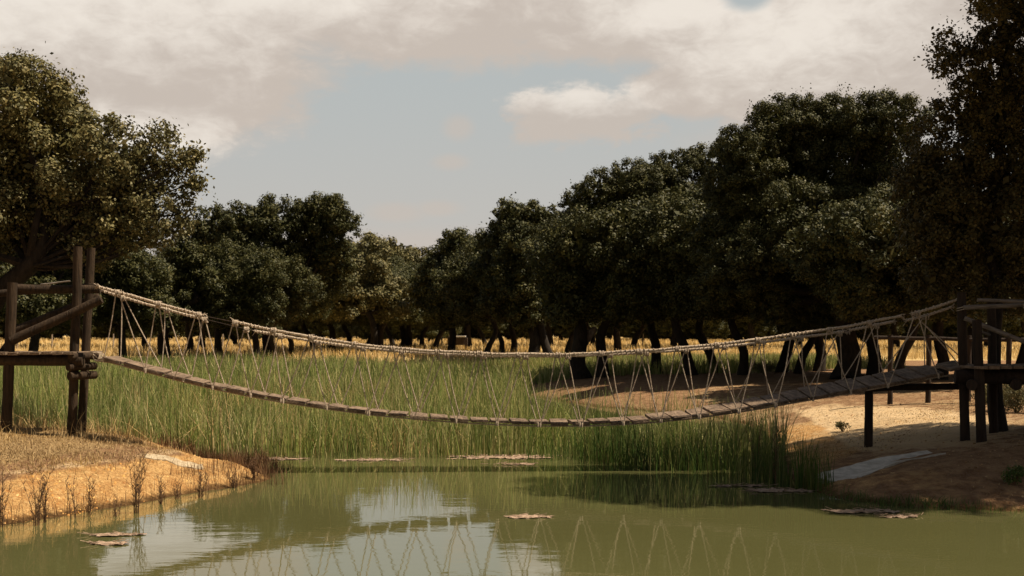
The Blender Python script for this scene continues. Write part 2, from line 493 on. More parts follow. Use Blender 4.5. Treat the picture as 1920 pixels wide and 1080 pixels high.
def build_ground():
    xs = graded(-900, 900, -9, 11, 0.075, 1.07)
    ys = graded(-60, 1600, 12, 24, 0.075, 1.035)
    X, Y = np.meshgrid(xs, ys)
    Z = ground_z(X, Y)
    V = np.stack([X, Y, Z], -1).reshape(-1, 3)
    ny, nx = X.shape
    idx = np.arange(nx * ny).reshape(ny, nx)
    Q = np.stack([idx[:-1, :-1], idx[:-1, 1:], idx[1:, 1:], idx[1:, :-1]], -1).reshape(-1, 4)
    o = np_mesh('ground', V, Q, M['ground'])
    o.data.polygons.foreach_set('use_smooth', np.ones(len(Q), bool))
    x, y, z = V.T
    sd = signed(x, y)
    near_left = (x < -1) & (y < 24)
    clay = np.where(near_left, sm((0.46 - z + 0.09 * wav(x, y, 1.7)) / 0.18) * (y < 19.5), 0)
    # right bank: reddish clay near the water, orange cut face by the sandy spit
    clay = np.where((x > 1) & (y < 28), np.maximum(clay, sm((1.9 - sd + 0.5 * wav(x, y, 1.3)) / 0.9) * sm((28 - y) / 4) * (0.42 + 0.5 * sm((y - 18.0) / 1.5))), clay)  # farther right bank keeps darker soil: the colour stands in for shade
    sand = np.zeros_like(x)
    ring = np.exp(-((z - 0.40 - 0.02 * wav(x, y, 1.5)) / 0.035) ** 2) * near_left * (y < 18.6) * (sd < 1.5)
    sand = np.maximum(sand, ring * 0.5)
    sx, sy = x - 6.3, (y - 23.5)
    sand = np.maximum(sand, sm(1.5 - np.sqrt((sx / 2.4) ** 2 + (sy / 5.5) ** 2)) * sm((sd - 0.7) / 0.6))
    sand = np.maximum(sand, 0.36 * ((x > 5) & (y > 17) & (y < 36)))
    gold = sm((y - 66 + 4 * wav(x, y, 0.1)) / 8)
    gold = np.maximum(gold, 0.0)
    lit = np.where(near_left, sm((z - 0.43) / 0.08) * 0.9, 0)
    lit = np.maximum(lit, 0.36 * ((x > 5) & (y < 40)))
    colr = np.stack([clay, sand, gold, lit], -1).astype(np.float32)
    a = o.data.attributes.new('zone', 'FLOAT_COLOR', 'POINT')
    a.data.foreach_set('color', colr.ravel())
    tag(o, kind='structure')
build_ground()

def build_water():
    b = MB()
    b.v = [(-70, 0.5, 0), (70, 0.5, 0), (70, 72, 0), (-70, 72, 0)]
    b.f = [(0, 1, 2, 3)]
    o = b.build('water', M['water'], smooth=False)
    tag(o, kind='structure')
build_water()

# ------------------------------------------------------------------ blades (grass, reeds)
def blades(name, x, y, h, w, mat, lean=0.25, seg=3, z0=None, stiff=1.6):
    n = len(x)
    if z0 is None: z0 = ground_z(x, y)
    th = rng.uniform(0, 2 * math.pi, n)
    bend = np.abs(rng.normal(0, lean, n)) * h
    fa = rng.uniform(0, math.pi, n)
    V = np.zeros((n, (seg + 1) * 2, 3))
    for k in range(seg + 1):
        t = k / seg
        cx = x + np.cos(th) * bend * t ** stiff
        cy = y + np.sin(th) * bend * t ** stiff
        cz = z0 + h * t - 0.3 * bend * t ** 2
        ww = w * (1 - 0.75 * t ** 1.5) * 0.5
        V[:, 2 * k, 0] = cx - np.cos(fa) * ww; V[:, 2 * k, 1] = cy - np.sin(fa) * ww; V[:, 2 * k, 2] = cz
        V[:, 2 * k + 1, 0] = cx + np.cos(fa) * ww; V[:, 2 * k + 1, 1] = cy + np.sin(fa) * ww; V[:, 2 * k + 1, 2] = cz
    base = (np.arange(n) * (seg + 1) * 2)[:, None]
    Q = np.concatenate([base + np.array([2 * k, 2 * k + 1, 2 * k + 3, 2 * k + 2])[None] for k in range(seg)], 0)
    return np_mesh(name, V.reshape(-1, 3), Q, mat)

def scatter(n, xr, yr):
    return rng.uniform(*xr, n), rng.uniform(*yr, n)

def build_reeds():
    X, Y, H, W = [], [], [], []
    def band(n, xr, yr, hlo, hhi, w, cond=None):
        x, y = scatter(n, xr, yr)
        sd = signed(x, y)
        front = 20.4 + 0.5 * wav(x, x * 0 + 3, 0.9) + 0.35 * wav(x, x * 0, 3.1)
        keep = (sd < 0.12) & (y > front) & (np.abs(x) < y * 0.46 + 1)
        keep &= (sd > -26)
        clump = wav(x, y, 0.9) * 0.5 + wav(x, y * 1.0, 2.6) * 0.5
        keep &= rng.uniform(0, 1, n) < np.clip(0.7 + 1.0 * clump, 0.08, 1)
        # bare water in front of the reddish bank
        ppx = 960 + x / y * 2300
        edge = 960 + 60 * wav(y, x * 0, 0.5) + np.clip(26 - y, 0, 6) * 25
        keep &= ~((ppx > edge) & (y > 21.6) & (y < 58))
        if cond is not None: keep &= cond(x, y)
        x, y = x[keep], y[keep]
        m = len(x)
        X.append(x); Y.append(y)
        H.append(rng.uniform(hlo * 0.8, hhi, m) * (1 + 0.2 * wav(x, y, 0.6) + 0.1 * wav(x, y, 2.1)) * np.clip((y - 19.8) * 0.8 + 0.6, 0.6, 1)); W.append(np.full(m, w) * rng.uniform(0.6, 1.3, m))
    band(27000, (-12, 6), (19.6, 25), 0.65, 1.15, 0.014)
    band(56000, (-19, 6), (25, 38), 0.75, 1.2, 0.020)
    band(64000, (-31, 4), (38, 68), 0.8, 1.25, 0.038)
    x, y, h, w = map(np.concatenate, (X, Y, H, W))
    o = blades('reeds', x, y, h, w, M['reed'], lean=0.27, z0=np.full(len(x), -0.05))
    tag(o, 'dense green reed bed filling the pond behind the rope bridge', 'reeds', kind='stuff')
    # darker, taller clump at the right, partly below the bridge
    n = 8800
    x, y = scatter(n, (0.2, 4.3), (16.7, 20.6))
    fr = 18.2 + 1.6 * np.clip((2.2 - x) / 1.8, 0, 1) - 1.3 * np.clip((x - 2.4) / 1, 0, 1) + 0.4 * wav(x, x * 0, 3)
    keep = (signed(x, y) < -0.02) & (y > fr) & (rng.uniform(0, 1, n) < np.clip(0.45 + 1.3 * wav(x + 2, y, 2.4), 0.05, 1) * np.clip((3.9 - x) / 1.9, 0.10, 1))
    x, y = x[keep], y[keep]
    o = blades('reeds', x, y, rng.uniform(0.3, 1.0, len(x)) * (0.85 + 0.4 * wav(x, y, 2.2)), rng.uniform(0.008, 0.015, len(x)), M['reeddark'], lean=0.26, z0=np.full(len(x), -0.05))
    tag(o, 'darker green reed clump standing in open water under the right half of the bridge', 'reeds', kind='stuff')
    n = 8000
    x, y = scatter(n, (-11, 3.6), (19.8, 34))
    ppx = 960 + x / y * 2300
    keep = (signed(x, y) < 0.1) & (y > 20.6) & (ppx < 1000) & (rng.uniform(0, 1, n) < np.clip(0.25 + 1.1 * wav(x - 4, y, 0.8), 0.02, 1))
    x, y = x[keep], y[keep]
    o = blades('dead_reeds', x, y, rng.uniform(0.4, 1.3, len(x)), rng.uniform(0.010, 0.018, len(x)), M['straw'], lean=0.55, z0=np.full(len(x), -0.05))
    tag(o, 'bent straw coloured dead reeds among the green ones', 'reeds', kind='stuff')
    # sparse reeds in the shade at the foot of the right bank
    cx = rng.uniform(0, 1, 26)
    xs, ys = [], []
    for t in cx:
        px = 1400 + t * 200; d = 17.4 - t * 2.0 + random.uniform(-.3, .3)
        k = random.randint(6, 26)
        xs += list((px - 960) / 2300 * d + rng.normal(0, 0.045, k)); ys += list(d + rng.normal(0, 0.05, k))
    x = np.array(xs); y = np.array(ys)
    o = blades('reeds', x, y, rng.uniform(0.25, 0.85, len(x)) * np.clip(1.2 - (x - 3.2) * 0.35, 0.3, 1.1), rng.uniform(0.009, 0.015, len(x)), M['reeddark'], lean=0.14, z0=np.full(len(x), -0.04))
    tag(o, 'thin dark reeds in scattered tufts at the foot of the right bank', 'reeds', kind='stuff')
build_reeds()

def litter(name, x, y, size, mat, label, cat, lift=0.004):
    z = ground_z(x, y) + lift
    n = rdirs(len(x)) * 0.6 + np.array([0, 0, 1.0]); n /= np.linalg.norm(n, axis=1, keepdims=True)
    V = leaf_quads(np.stack([x, y, z], -1), n, size)
    o = np_mesh(name, V, np.arange(len(V)).reshape(-1, 4), mat)
    tag(o, label, cat, kind='stuff')

def clods(name, x, y, size, mat, label, cat):
    n = len(x)
    z = ground_z(x, y)
    o8 = np.array([(-1, -1, -1), (1, -1, -1), (1, 1, -1), (-1, 1, -1), (-.6, -.6, 1), (.6, -.6, 1), (.6, .6, 1), (-.6, .6, 1)], float)
    V = o8[None] * (size * 0.5)[:, None, None] * rng.uniform(0.6, 1.3, (n, 8, 3)) * np.array([1, 1, 0.7])
    a = rng.uniform(0, 6.28, n); c, s_ = np.cos(a)[:, None], np.sin(a)[:, None]
    V = np.stack([V[..., 0] * c - V[..., 1] * s_, V[..., 0] * s_ + V[..., 1] * c, V[..., 2]], -1)
    V += np.stack([x, y, z], -1)[:, None]
    q = np.array([(0, 1, 5, 4), (1, 2, 6, 5), (2, 3, 7, 6), (3, 0, 4, 7), (4, 5, 6, 7)])
    Q = (np.arange(n) * 8)[:, None, None] + q[None]
    o = np_mesh(name, V.reshape(-1, 3), Q.reshape(-1, 4), mat)
    tag(o, label, cat, kind='stuff')

def build_litter():
    x, y = scatter(60000, (3.9, 12), (14, 32))
    sd = signed(x, y)
    k = (sd > 0.35) & (x < y * 0.44) & (rng.uniform(0, 1, len(x)) < np.clip(0.12 + 0.9 * wav(x, y, 0.9), 0.01, 1) * np.clip(1.25 - np.hypot((x - 6.3) / 1.9, (y - 25) / 5.5) * -0.0 - 0.9 * np.exp(-((x - 6.3) / 1.8) ** 2 - ((y - 24) / 4.0) ** 2), 0, 1))
    litter('leaf_litter', x[k], y[k], rng.uniform(0.012, 0.032, k.sum()), M['litter'], 'brown fallen leaves scattered over the shaded right bank', 'leaf litter')
    x, y = scatter(26000, (-9, -3.8), (13, 21))
    z = ground_z(x, y)
    k = (z > 0.38) & (np.abs(x) < y * 0.44) & (rng.uniform(0, 1, len(x)) < np.clip(0.4 + 0.9 * wav(x, y, 1.4), 0.05, 1))
    litter('leaf_litter', x[k], y[k], rng.uniform(0.012, 0.035, k.sum()), M['litter'], 'brown fallen leaves among the dry grass of the left bank', 'leaf litter')
    x, y = scatter(16000, (-9, -3.7), (12.5, 18.8))
    sd = signed(x, y)
    k = (sd > 0.0) & (sd < 1.0) & (np.abs(x) < y * 0.44) & (rng.uniform(0, 1, len(x)) < np.clip(0.3 + 0.8 * wav(x, y, 3.0), 0.05, 1))
    clods('clods', x[k], y[k], 0.008 + 0.03 * rng.uniform(0, 1, k.sum()) ** 4, M['clod'], 'crumbs of orange clay on the left bank', 'clods')
    x, y = scatter(16000, (3.8, 11), (14, 28))
    sd = signed(x, y)
    k = (sd > 0.05) & (x < y * 0.44) & (rng.uniform(0, 1, len(x)) < np.clip(0.25 + 0.9 * wav(x + 3, y, 2.0), 0.03, 1))
    clods('clods', x[k], y[k], 0.007 + 0.035 * rng.uniform(0, 1, k.sum()) ** 6, M['clod2'], 'small stones and clods on the right bank', 'clods')

def build_grass():
    # straw on the left bank
    x, y = scatter(60000, (-9.5, -3.6), (12.8, 21.5))
    sd = signed(x, y); z = ground_z(x, y)
    keep = (sd > 0.1) & (z > 0.30 + 0.12 * rng.uniform(0, 1, len(x))) & (np.abs(x) < y * 0.44) & (rng.uniform(0, 1, len(x)) < np.clip(0.6 + 0.7 * wav(x, y, 1.6), 0.05, 1))
    x, y = x[keep], y[keep]
    h = rng.uniform(0.02, 0.075, len(x)) * (1 + 0.5 * wav(x, y, 0.8))
    tall = rng.uniform(0, 1, len(x)) < 0.05
    h = np.where(tall, h * 3.0, h)
    h = h * np.where((wav(x, y, 2.2) > 0.45) & (rng.uniform(0, 1, len(x)) < 0.5), 2.4, 1.0)
    h = np.where((y > 17.5) & (rng.uniform(0, 1, len(x)) < 0.12), rng.uniform(0.12, 0.42, len(x)), h)
    o = blades('dry_grass', x, y, h, rng.uniform(0.005, 0.011, len(x)), M['straw'], lean=0.7, seg=2)
    tag(o, 'short straw coloured dry grass on top of the left bank', 'grass', kind='stuff')
    # stubble on the clay face and by the waterline (dead stems)
    x, y = scatter(30000, (-9.5, -3.4), (12.4, 19.5))
    sd = signed(x, y)
    dens = np.where(sd < 0.12, 0.75, np.where(sd < 0.35, 0.26, 0.06)) * np.clip(0.6 + wav(x, y, 3.0), 0.05, 1.3)
    dens = np.where((x > -4.6) & (y > 16) & (sd < 0.6), 0.8, dens)
    keep = (sd > -0.12) & (sd < 0.9) & (rng.uniform(0, 1, len(x)) < dens * 0.8)
    x, y = x[keep], y[keep]
    sd = sd[keep]
    h = rng.uniform(0.04, 0.22, len(x)) ** 1.0 * np.where(rng.uniform(0, 1, len(x)) < 0.12, 1.9, 1.0)
    o = blades('dead_stems', x, y, h, rng.uniform(0.004, 0.008, len(x)), M['deadstem'], lean=0.22, seg=2, z0=np.maximum(ground_z(x, y), -0.03) - 0.01)
    tag(o, 'thin brown dead stems along the orange clay edge of the left bank', 'dead stems', kind='stuff')
    # brown weeds between the left bank and the reeds
    x, y = scatter(16000, (-7.5, -3.4), (17.3, 21.8))
    sd = signed(x, y)
    keep = (sd > -0.9) & (sd < 0.8) & ((y > 18.2) | (sd < 0.1)) & (rng.uniform(0, 1, len(x)) < np.clip(0.35 + 0.6 * wav(x, y, 2.0), 0.02, 1))
    x, y = x[keep], y[keep]
    o = blades('dead_stems', x, y, rng.uniform(0.06, 0.30, len(x)), rng.uniform(0.006, 0.011, len(x)), M['deadstem'], lean=0.3, seg=2, z0=np.maximum(ground_z(x, y), -0.03) - 0.01)
    tag(o, 'reddish brown weeds between the left bank and the green reeds', 'weeds', kind='stuff')
    # fine dead stalks standing in the shallows round the tip of the bank
    x, y = scatter(9000, (-5.2, -2.9), (15.0, 19.4))
    sd = signed(x, y)
    keep = (sd > -0.55) & (sd < 0.25) & (rng.uniform(0, 1, len(x)) < np.clip(0.20 + 0.7 * wav(x, y, 3.4), 0.02, 1) * np.clip((y - 14.8) / 2.0, 0.1, 1))
    x, y = x[keep], y[keep]
    o = blades('dead_stems', x, y, rng.uniform(0.08, 0.34, len(x)), rng.uniform(0.004, 0.008, len(x)), M['deadstem'], lean=0.2, seg=2, z0=np.maximum(ground_z(x, y), -0.03) - 0.01)
    tag(o, 'fine reddish dead stalks standing in the shallow water round the tip of the left bank', 'dead stems', kind='stuff')
    # golden meadow beyond the marsh
    n = 60000
    y = 64 + (rng.uniform(0, 1, n) ** 1.5) * 150
    x = rng.uniform(-1, 1, n) * (y * 0.46)
    sd = signed(x, y)
    keep = (sd > 0.3) & ~((x > 0) & (y < 70))
    x, y = x[keep], y[keep]
    o = blades('tall_dry_grass', x, y, rng.uniform(0.3, 0.62, len(x)), rng.uniform(0.03, 0.07, len(x)) * (y / 80), M['gold'], lean=0.3, seg=2)
    tag(o, 'tall golden dry grass of the sunlit meadow behind the trees', 'grass', kind='stuff')
    # green grass under the right-hand trees
    n = 42000
    x, y = scatter(n, (-2, 16), (41, 66))
    sd = signed(x, y)
    keep = (sd > 0.3) & (y > 44.5 + 1.2 * wav(x, y * 0, 0.8) + np.clip(x - 9, 0, 5)) & (rng.uniform(0, 1, n) < np.clip(0.7 + 0.6 * wav(x, y, 0.7), 0.1, 1))
    x, y = x[keep], y[keep]
    o = blades('green_grass', x, y, rng.uniform(0.25, 0.6, len(x)), rng.uniform(0.02, 0.04, len(x)), M['reed'], lean=0.3, seg=2)
    tag(o, 'green grass growing under the oaks behind the reddish bare bank', 'grass', kind='stuff')
    # sparse litter and short grass on the right bank
    x, y = scatter(26000, (4.2, 11), (14.5, 30))
    sd = signed(x, y)
    keep = (sd > 0.5) & (rng.uniform(0, 1, len(x)) < np.clip(0.15 + 0.6 * wav(x, y, 0.9), 0.0, 0.8))
    x, y = x[keep], y[keep]
    o = blades('dry_grass', x, y, rng.uniform(0.015, 0.06, len(x)), rng.uniform(0.006, 0.012, len(x)), M['straw'], lean=0.9, seg=2)
    tag(o, 'thin patches of dry grass and leaf litter on the right bank', 'grass', kind='stuff')
    # green fringe along the waterline of the right bank
    x, y = scatter(16000, (3.7, 8), (13.4, 16.6))
    sd = signed(x, y)
    keep = (np.abs(sd) < 0.18) & (rng.uniform(0, 1, len(x)) < np.clip(0.3 + 0.9 * wav(x, y, 2.2), 0.02, 1))
    x, y = x[keep], y[keep]
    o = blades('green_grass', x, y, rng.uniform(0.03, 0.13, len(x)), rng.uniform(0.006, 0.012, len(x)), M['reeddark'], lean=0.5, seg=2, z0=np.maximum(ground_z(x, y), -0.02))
    tag(o, 'low green fringe of grass along the waterline of the right bank', 'grass', kind='stuff')
build_grass()

# ------------------------------------------------------------------ trees
def fib_dirs(n, jitter=0.25):
    i = np.arange(n) + 0.5
    ph = np.arccos(1 - 2 * i / n); th = math.pi * (1 + 5 ** 0.5) * i
    d = np.stack([np.cos(th) * np.sin(ph), np.sin(th) * np.sin(ph), np.cos(ph)], -1)
    d += rng.normal(0, jitter, d.shape)
    return d / np.linalg.norm(d, axis=1, keepdims=True)

def rdirs(n):
    d = rng.normal(0, 1, (n, 3))
    return d / np.linalg.norm(d, axis=1, keepdims=True)

def leaf_quads(c, nrm, size):
    """diamond leaves at c facing nrm"""
    n = len(c)
    t = rdirs(n)
    u = np.cross(nrm, t); u /= np.linalg.norm(u, axis=1, keepdims=True) + 1e-9
    w = np.cross(nrm, u)
    s = (size * rng.uniform(0.6, 1.35, n))[:, None]
    V = np.stack([c - u * s * 0.5, c + w * s * 0.30 + u * s * 0.05 + nrm * s * 0.06, c + u * s * 0.5, c - w * s * 0.30 + u * s * 0.05 + nrm * s * 0.06], 1)
    return V.reshape(-1, 3)

def crown(lobes, leaf, dens=1.0, clump=0.33, core=1.0, squash=0.9):
    """lobes: list of (centre, radius). Leafy tufts over the skin of each lobe + inner foliage"""
    out = []
    for (c, r) in lobes:
        c = np.array(c)
        small = r < leaf * 5.5
        ncl = max(10, int((18 if small else 26) * (0.33 / clump) ** 2))
        dirs = fib_dirs(ncl)
        rc = r * clump * rng.uniform(0.7, 1.4, ncl)
        cc = c + dirs * (r * rng.uniform(0.68, 1.0, ncl))[:, None] * np.array([1, 1, squash])
        for k in range(ncl):
            area = 4 * math.pi * rc[k] ** 2
            m = int(area / (leaf * leaf * 0.3) * 0.55 * dens)
            m = max(int(m * (0.6 if small else 1)), 12)
            d = rdirs(m)
            rad = rc[k] * rng.uniform(0.3, 1.0, m) ** 0.35
            p = cc[k] + d * rad[:, None] * np.array([1, 1, 0.8])
            # sprigs: pull leaves into little bunches
            nb = max(4, m // 7)
            bc = p[rng.integers(0, m, nb)]
            pick = rng.integers(0, nb, m)
            p = p * 0.6 + bc[pick] * 0.4 + rng.normal(0, leaf * 0.35, (m, 3))
            nn = d * 1.0 + rdirs(m) * 0.42 + np.array([0, 0, 0.35])
            nn /= np.linalg.norm(nn, axis=1, keepdims=True)
            out.append(leaf_quads(p, nn, leaf * 0.92))
        if core and not small:
            cs = min(r * 0.32, leaf * 2.2)
            m = int(150 * core * (r * 0.32 / cs) ** 2)
            p = c + rdirs(m) * (r * rng.uniform(0.2, 0.78, m))[:, None]
            out.append(leaf_quads(p, rdirs(m), np.full(m, cs)))
    return np.concatenate(out, 0)

def stray(lobes, leaf, n, reach=1.08):
    """loose sprigs standing out of the outline"""
    out = []
    for _ in range(n):
        c, r = lobes[rng.integers(0, len(lobes))]
        d = rdirs(1)[0]; d[2] = abs(d[2]) * 0.9 + 0.1
        k = int(rng.integers(8, 22))
        p0 = np.array(c) + d * r * rng.uniform(0.95, reach)
        p = p0 + rng.normal(0, leaf * 1.3, (k, 3))
        out.append(leaf_quads(p, rdirs(k), leaf))
    return np.concatenate(out, 0)

def tree(name, base, trunk, lobes, leaf, mat, label, group=None, dens=1.0, rad=0.25, clump=0.33, core=1.0, strays=25, limbs=True, extra=None, limb_from=None):
    root = empty(name, base, label, 'tree', group)
    mb = MB()
    pts = curve_pts(trunk, 14)
    rr = [rad * (1.35 - 0.35 * min(1, i / 2.0)) * (1 - 0.55 * i / 13) for i in range(14)]
    for i in range(14):
        pts[i] = pts[i] + Vector((mnoise.noise(pts[i] * 0.9 + Vector((3, 1, 2))), mnoise.noise(pts[i] * 0.9 + Vector((9, 4, 7))), 0)) * rad * 0.8 * (i > 0)
    mb.tube(pts, rr, 10)
    top = pts[-1]
    fork = pts[9] if limb_from is None else pts[limb_from]
    if limbs:
        for (c, r) in lobes:
            c = Vector(c)
            s = fork if random.random() < 0.6 else top
            mid = s.lerp(c, 0.5) + Vector((random.uniform(-.25, .25), random.uniform(-.25, .25), -0.10 * (c - s).length))
            L = curve_pts([s, mid, c.lerp(s, 0.05)], 8)
            r0 = rad * (0.38 if r > 0.6 else 0.16)
            mb.tube(L, [r0 * (1 - 0.75 * i / 7) for i in range(8)], 6)
    if extra:
        for (e, r0, r1) in extra:
            L = curve_pts(e, 10)
            mb.tube(L, [r0 + (r1 - r0) * i / 9 for i in range(10)], 8)
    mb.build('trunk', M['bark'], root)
    V = crown([((c[0], c[1], c[2]), r) for c, r in lobes], leaf, dens, clump, core)
    if strays:
        V = np.concatenate([V, stray(lobes, leaf, strays)], 0)
    V = V - np.array(base)
    Q = np.arange(len(V)).reshape(-1, 4)
    np_mesh('crown', V, Q, mat, root)
    return root

def pxlobes(lst, d, depth=1.0, seed=0):
    rs = random.Random(seed)
    out = []
    for it in lst:
        px, py, r = it[:3]
        R_ = r / 2300 * d
        dd = it[3] if len(it) > 3 else rs.uniform(-1, 1) * R_ * depth
        q = P(px, py, d + dd)
        out.append(((q.x, q.y, q.z), R_ * (d + dd) / d))
    # a rounded crown has a far side too: mirror some lobes in depth
    add = []
    for (c, r) in out:
        if rs.random() < 0.55:
            add.append(((c[0] + rs.uniform(-.4, .4) * r, c[1] + r * rs.uniform(0.9, 1.6), c[2] - r * 0.2), r * 0.95))
    return out + add

def pxtree(name, d, bpx, trunkpx, lobes, leaf, mat, label, depth=1.0, seed=0, **kw):
    bx = (bpx - 960) / 2300 * d
    base = Vector((bx, d, gz(bx, d) - 0.03))
    tr = [base + Vector((0, 0, -0.15))] + [P(a, b, d + c) for (a, b, c) in trunkpx]
    return tree(name, base, tr, pxlobes(lobes, d, depth, seed), leaf, mat, label, **kw)

# --- near left oak
pxtree('oak_tree', 21.5, -110, [(-70, 660, 0), (-5, 560, 0), (60, 480, 0), (85, 390, 0)],
       [(30, 195, 86), (112, 195, 50), (150, 240, 60), (200, 285, 66), (100, 300, 105), (-60, 250, 130), (10, 370, 110), (255, 330, 60), (300, 285, 28),
        (338, 300, 22), (318, 345, 26), (225, 395, 62), (140, 415, 62), (300, 400, 40), (-90, 400, 130), (60, 430, 55), (260, 430, 38), (200, 448, 34), (95, 462, 38), (155, 468, 30), (235, 462, 22), (180, 490, 18), (345, 395, 22), (352, 372, 15), (362, 345, 13), (330, 425, 18), (300, 445, 22), (352, 300, 16), (300, 250, 20), (270, 262, 24), (368, 292, 10), (60, 140, 40), (10, 135, 38)],
       0.070, M['leaf2'], 'large olive green oak reaching over the left platform, nearest tree at the left', seed=1, dens=0.72, rad=0.25, clump=0.36,
       core=0.55, strays=340, extra=[([P(-20, 585, 21.5), P(-30, 480, 21.5), P(10, 380, 21.5)], 0.10, 0.05), ([P(200, 400, 21.5), P(290, 370, 21.5), P(340, 330, 21.3)], 0.03, 0.01), ([P(220, 400, 21.5), P(300, 405, 21.5), P(350, 400, 21.3)], 0.025, 0.008)])
# --- trees behind the left platform
pxtree('oak_tree', 62, 62, [(66, 640, 0), (75, 600, 0), (90, 560, 0)],
       [(40, 520, 60), (100, 510, 62), (0, 545, 60), (60, 560, 55), (130, 560, 50), (-50, 500, 80), (20, 470, 50), (20, 400, 70), (100, 390, 68), (165, 415, 46), (-60, 400, 80), (50, 335, 55), (125, 345, 42), (-40, 320, 70)], 0.15, M['leaf'],
       'dark oak seen between the posts of the left platform', seed=2, rad=0.28)
pxtree('oak_tree', 66, 232, [(230, 640, 0), (226, 600, 0), (220, 560, 0)],
       [(170, 520, 55), (225, 505, 58), (275, 530, 48), (190, 570, 48), (250, 575, 48), (290, 575, 32), (130, 500, 50), (215, 470, 40)], 0.15, M['leaf'],
       'oak with a low crown just right of the two tall left posts', seed=3, rad=0.24)
# --- big mid-left oaks
pxtree('oak_tree', 74, 500, [(505, 630, 0), (520, 570, 0), (530, 500, 0)],
       [(610, 405, 50), (640, 415, 30), (570, 415, 42), (510, 412, 48), (455, 425, 46), (400, 420, 40), (375, 445, 40), (480, 480, 56), (560, 480, 60), (430, 480, 45), (610, 470, 42)], 0.17, M['leaf'],
       'tall broad oak, the highest crown left of the pond centre', seed=4, rad=0.42, clump=0.30)
pxtree('oak_tree', 70, 306, [(308, 640, 0), (320, 600, 0), (370, 560, 0)],
       [(345, 475, 36), (330, 510, 30), (375, 500, 45), (420, 520, 48), (355, 550, 45), (400, 565, 48), (445, 560, 30), (330, 580, 30)], 0.16, M['leaf'],
       'low dark oak whose crown fills the gap above the left end of the handrail', seed=5, rad=0.40, clump=0.34)
pxtree('oak_tree', 84, 700, [(700, 630, 0), (690, 590, 0), (660, 550, 0)],
       [(590, 515, 48), (640, 500, 50), (690, 485, 46), (650, 550, 48), (600, 560, 42), (700, 545, 50), (545, 560, 40), (740, 560, 40)], 0.19, M['leaf2'],
       'pale olive oak in front of the gap in the far tree line', seed=6, rad=0.30)
pxtree('oak_tree', 108, 760, [(758, 630, 0), (750, 600, 0), (745, 560, 0)],
       [(700, 475, 38), (745, 480, 36), (780, 490, 32), (720, 520, 44), (775, 530, 40), (740, 560, 42), (800, 560, 36)], 0.23, M['leaf2'],
       'smallest light olive oak at the lowest point of the skyline', seed=7, rad=0.35)
pxtree('oak_tree', 82, 850, [(850, 630, 0), (846, 590, 0), (850, 540, 0)],
       [(855, 462, 36), (835, 485, 38), (880, 480, 34), (815, 520, 36), (860, 525, 48), (905, 520, 36), (800, 555, 28), (840, 570, 44), (890, 570, 42)], 0.18, M['leaf'],
       'rounded dark oak just right of the lowest point of the skyline', seed=8, rad=0.30)
pxtree('oak_tree', 64, 1002, [(1000, 640, 0), (992, 590, 0), (985, 520, 0)],
       [(965, 415, 44), (1005, 410, 38), (1035, 425, 36), (935, 450, 40), (985, 465, 52), (1030, 480, 46), (925, 505, 40), (970, 525, 50), (1020, 540, 50), (935, 560, 40), (990, 580, 38)], 0.15, M['leaf'],
       'dense dark oak standing centre right with a thick forked trunk', seed=9, rad=0.36, clump=0.31,
       extra=[([P(1035, 680, 64), P(1020, 640, 64), P(1008, 590, 64)], 0.25, 0.2)])
pxtree('oak_tree', 45, 1092, [(1086, 650, 0), (1080, 590, 0), (1100, 500, 0)],
       [(1085, 390, 36), (1120, 362, 46), (1165, 345, 48), (1080, 440, 48), (1130, 430, 58), (1190, 410, 60), (1100, 500, 55), (1160, 500, 62), (1060, 540, 36), (1120, 560, 46), (1205, 345, 40)], 0.085, M['leaf'],
       'broad oak with the thickest black trunk at the end of the bare reddish bank', seed=10, rad=0.34, clump=0.30)
pxtree('oak_tree', 47, 1232, [(1228, 650, 0), (1215, 600, 0), (1225, 520, 0)],
       [(1225, 335, 44), (1265, 318, 42), (1308, 308, 38), (1215, 410, 60), (1270, 390, 62), (1310, 380, 45), (1230, 480, 66), (1290, 470, 60), (1215, 545, 52), (1275, 545, 55)], 0.085, M['leaf'],
       'olive oak with a slightly paler crown between the thick trunked oak and the tallest crown', seed=11, rad=0.22, clump=0.31)
pxtree('oak_tree', 38, 1585, [(1590, 650, 0), (1570, 560, 0), (1550, 450, 0)],
       [(1440, 235, 52), (1500, 228, 62), (1565, 225, 60), (1620, 228, 58), (1680, 232, 66), (1385, 275, 42), (1420, 310, 62), (1500, 310, 75), (1590, 310, 80), (1680, 320, 82),
        (1360, 345, 50), (1390, 400, 72), (1480, 400, 85), (1580, 410, 90), (1680, 420, 90), (1345, 450, 55), (1400, 490, 72), (1500, 500, 85), (1600, 510, 85), (1690, 520, 75), (1350, 530, 48), (1440, 560, 55), (1540, 570, 55), (1640, 580, 55)], 0.072, M['leaf'],
       'huge domed oak, the tallest full crown right of centre', seed=12, rad=0.42, clump=0.27, dens=0.85, strays=200)
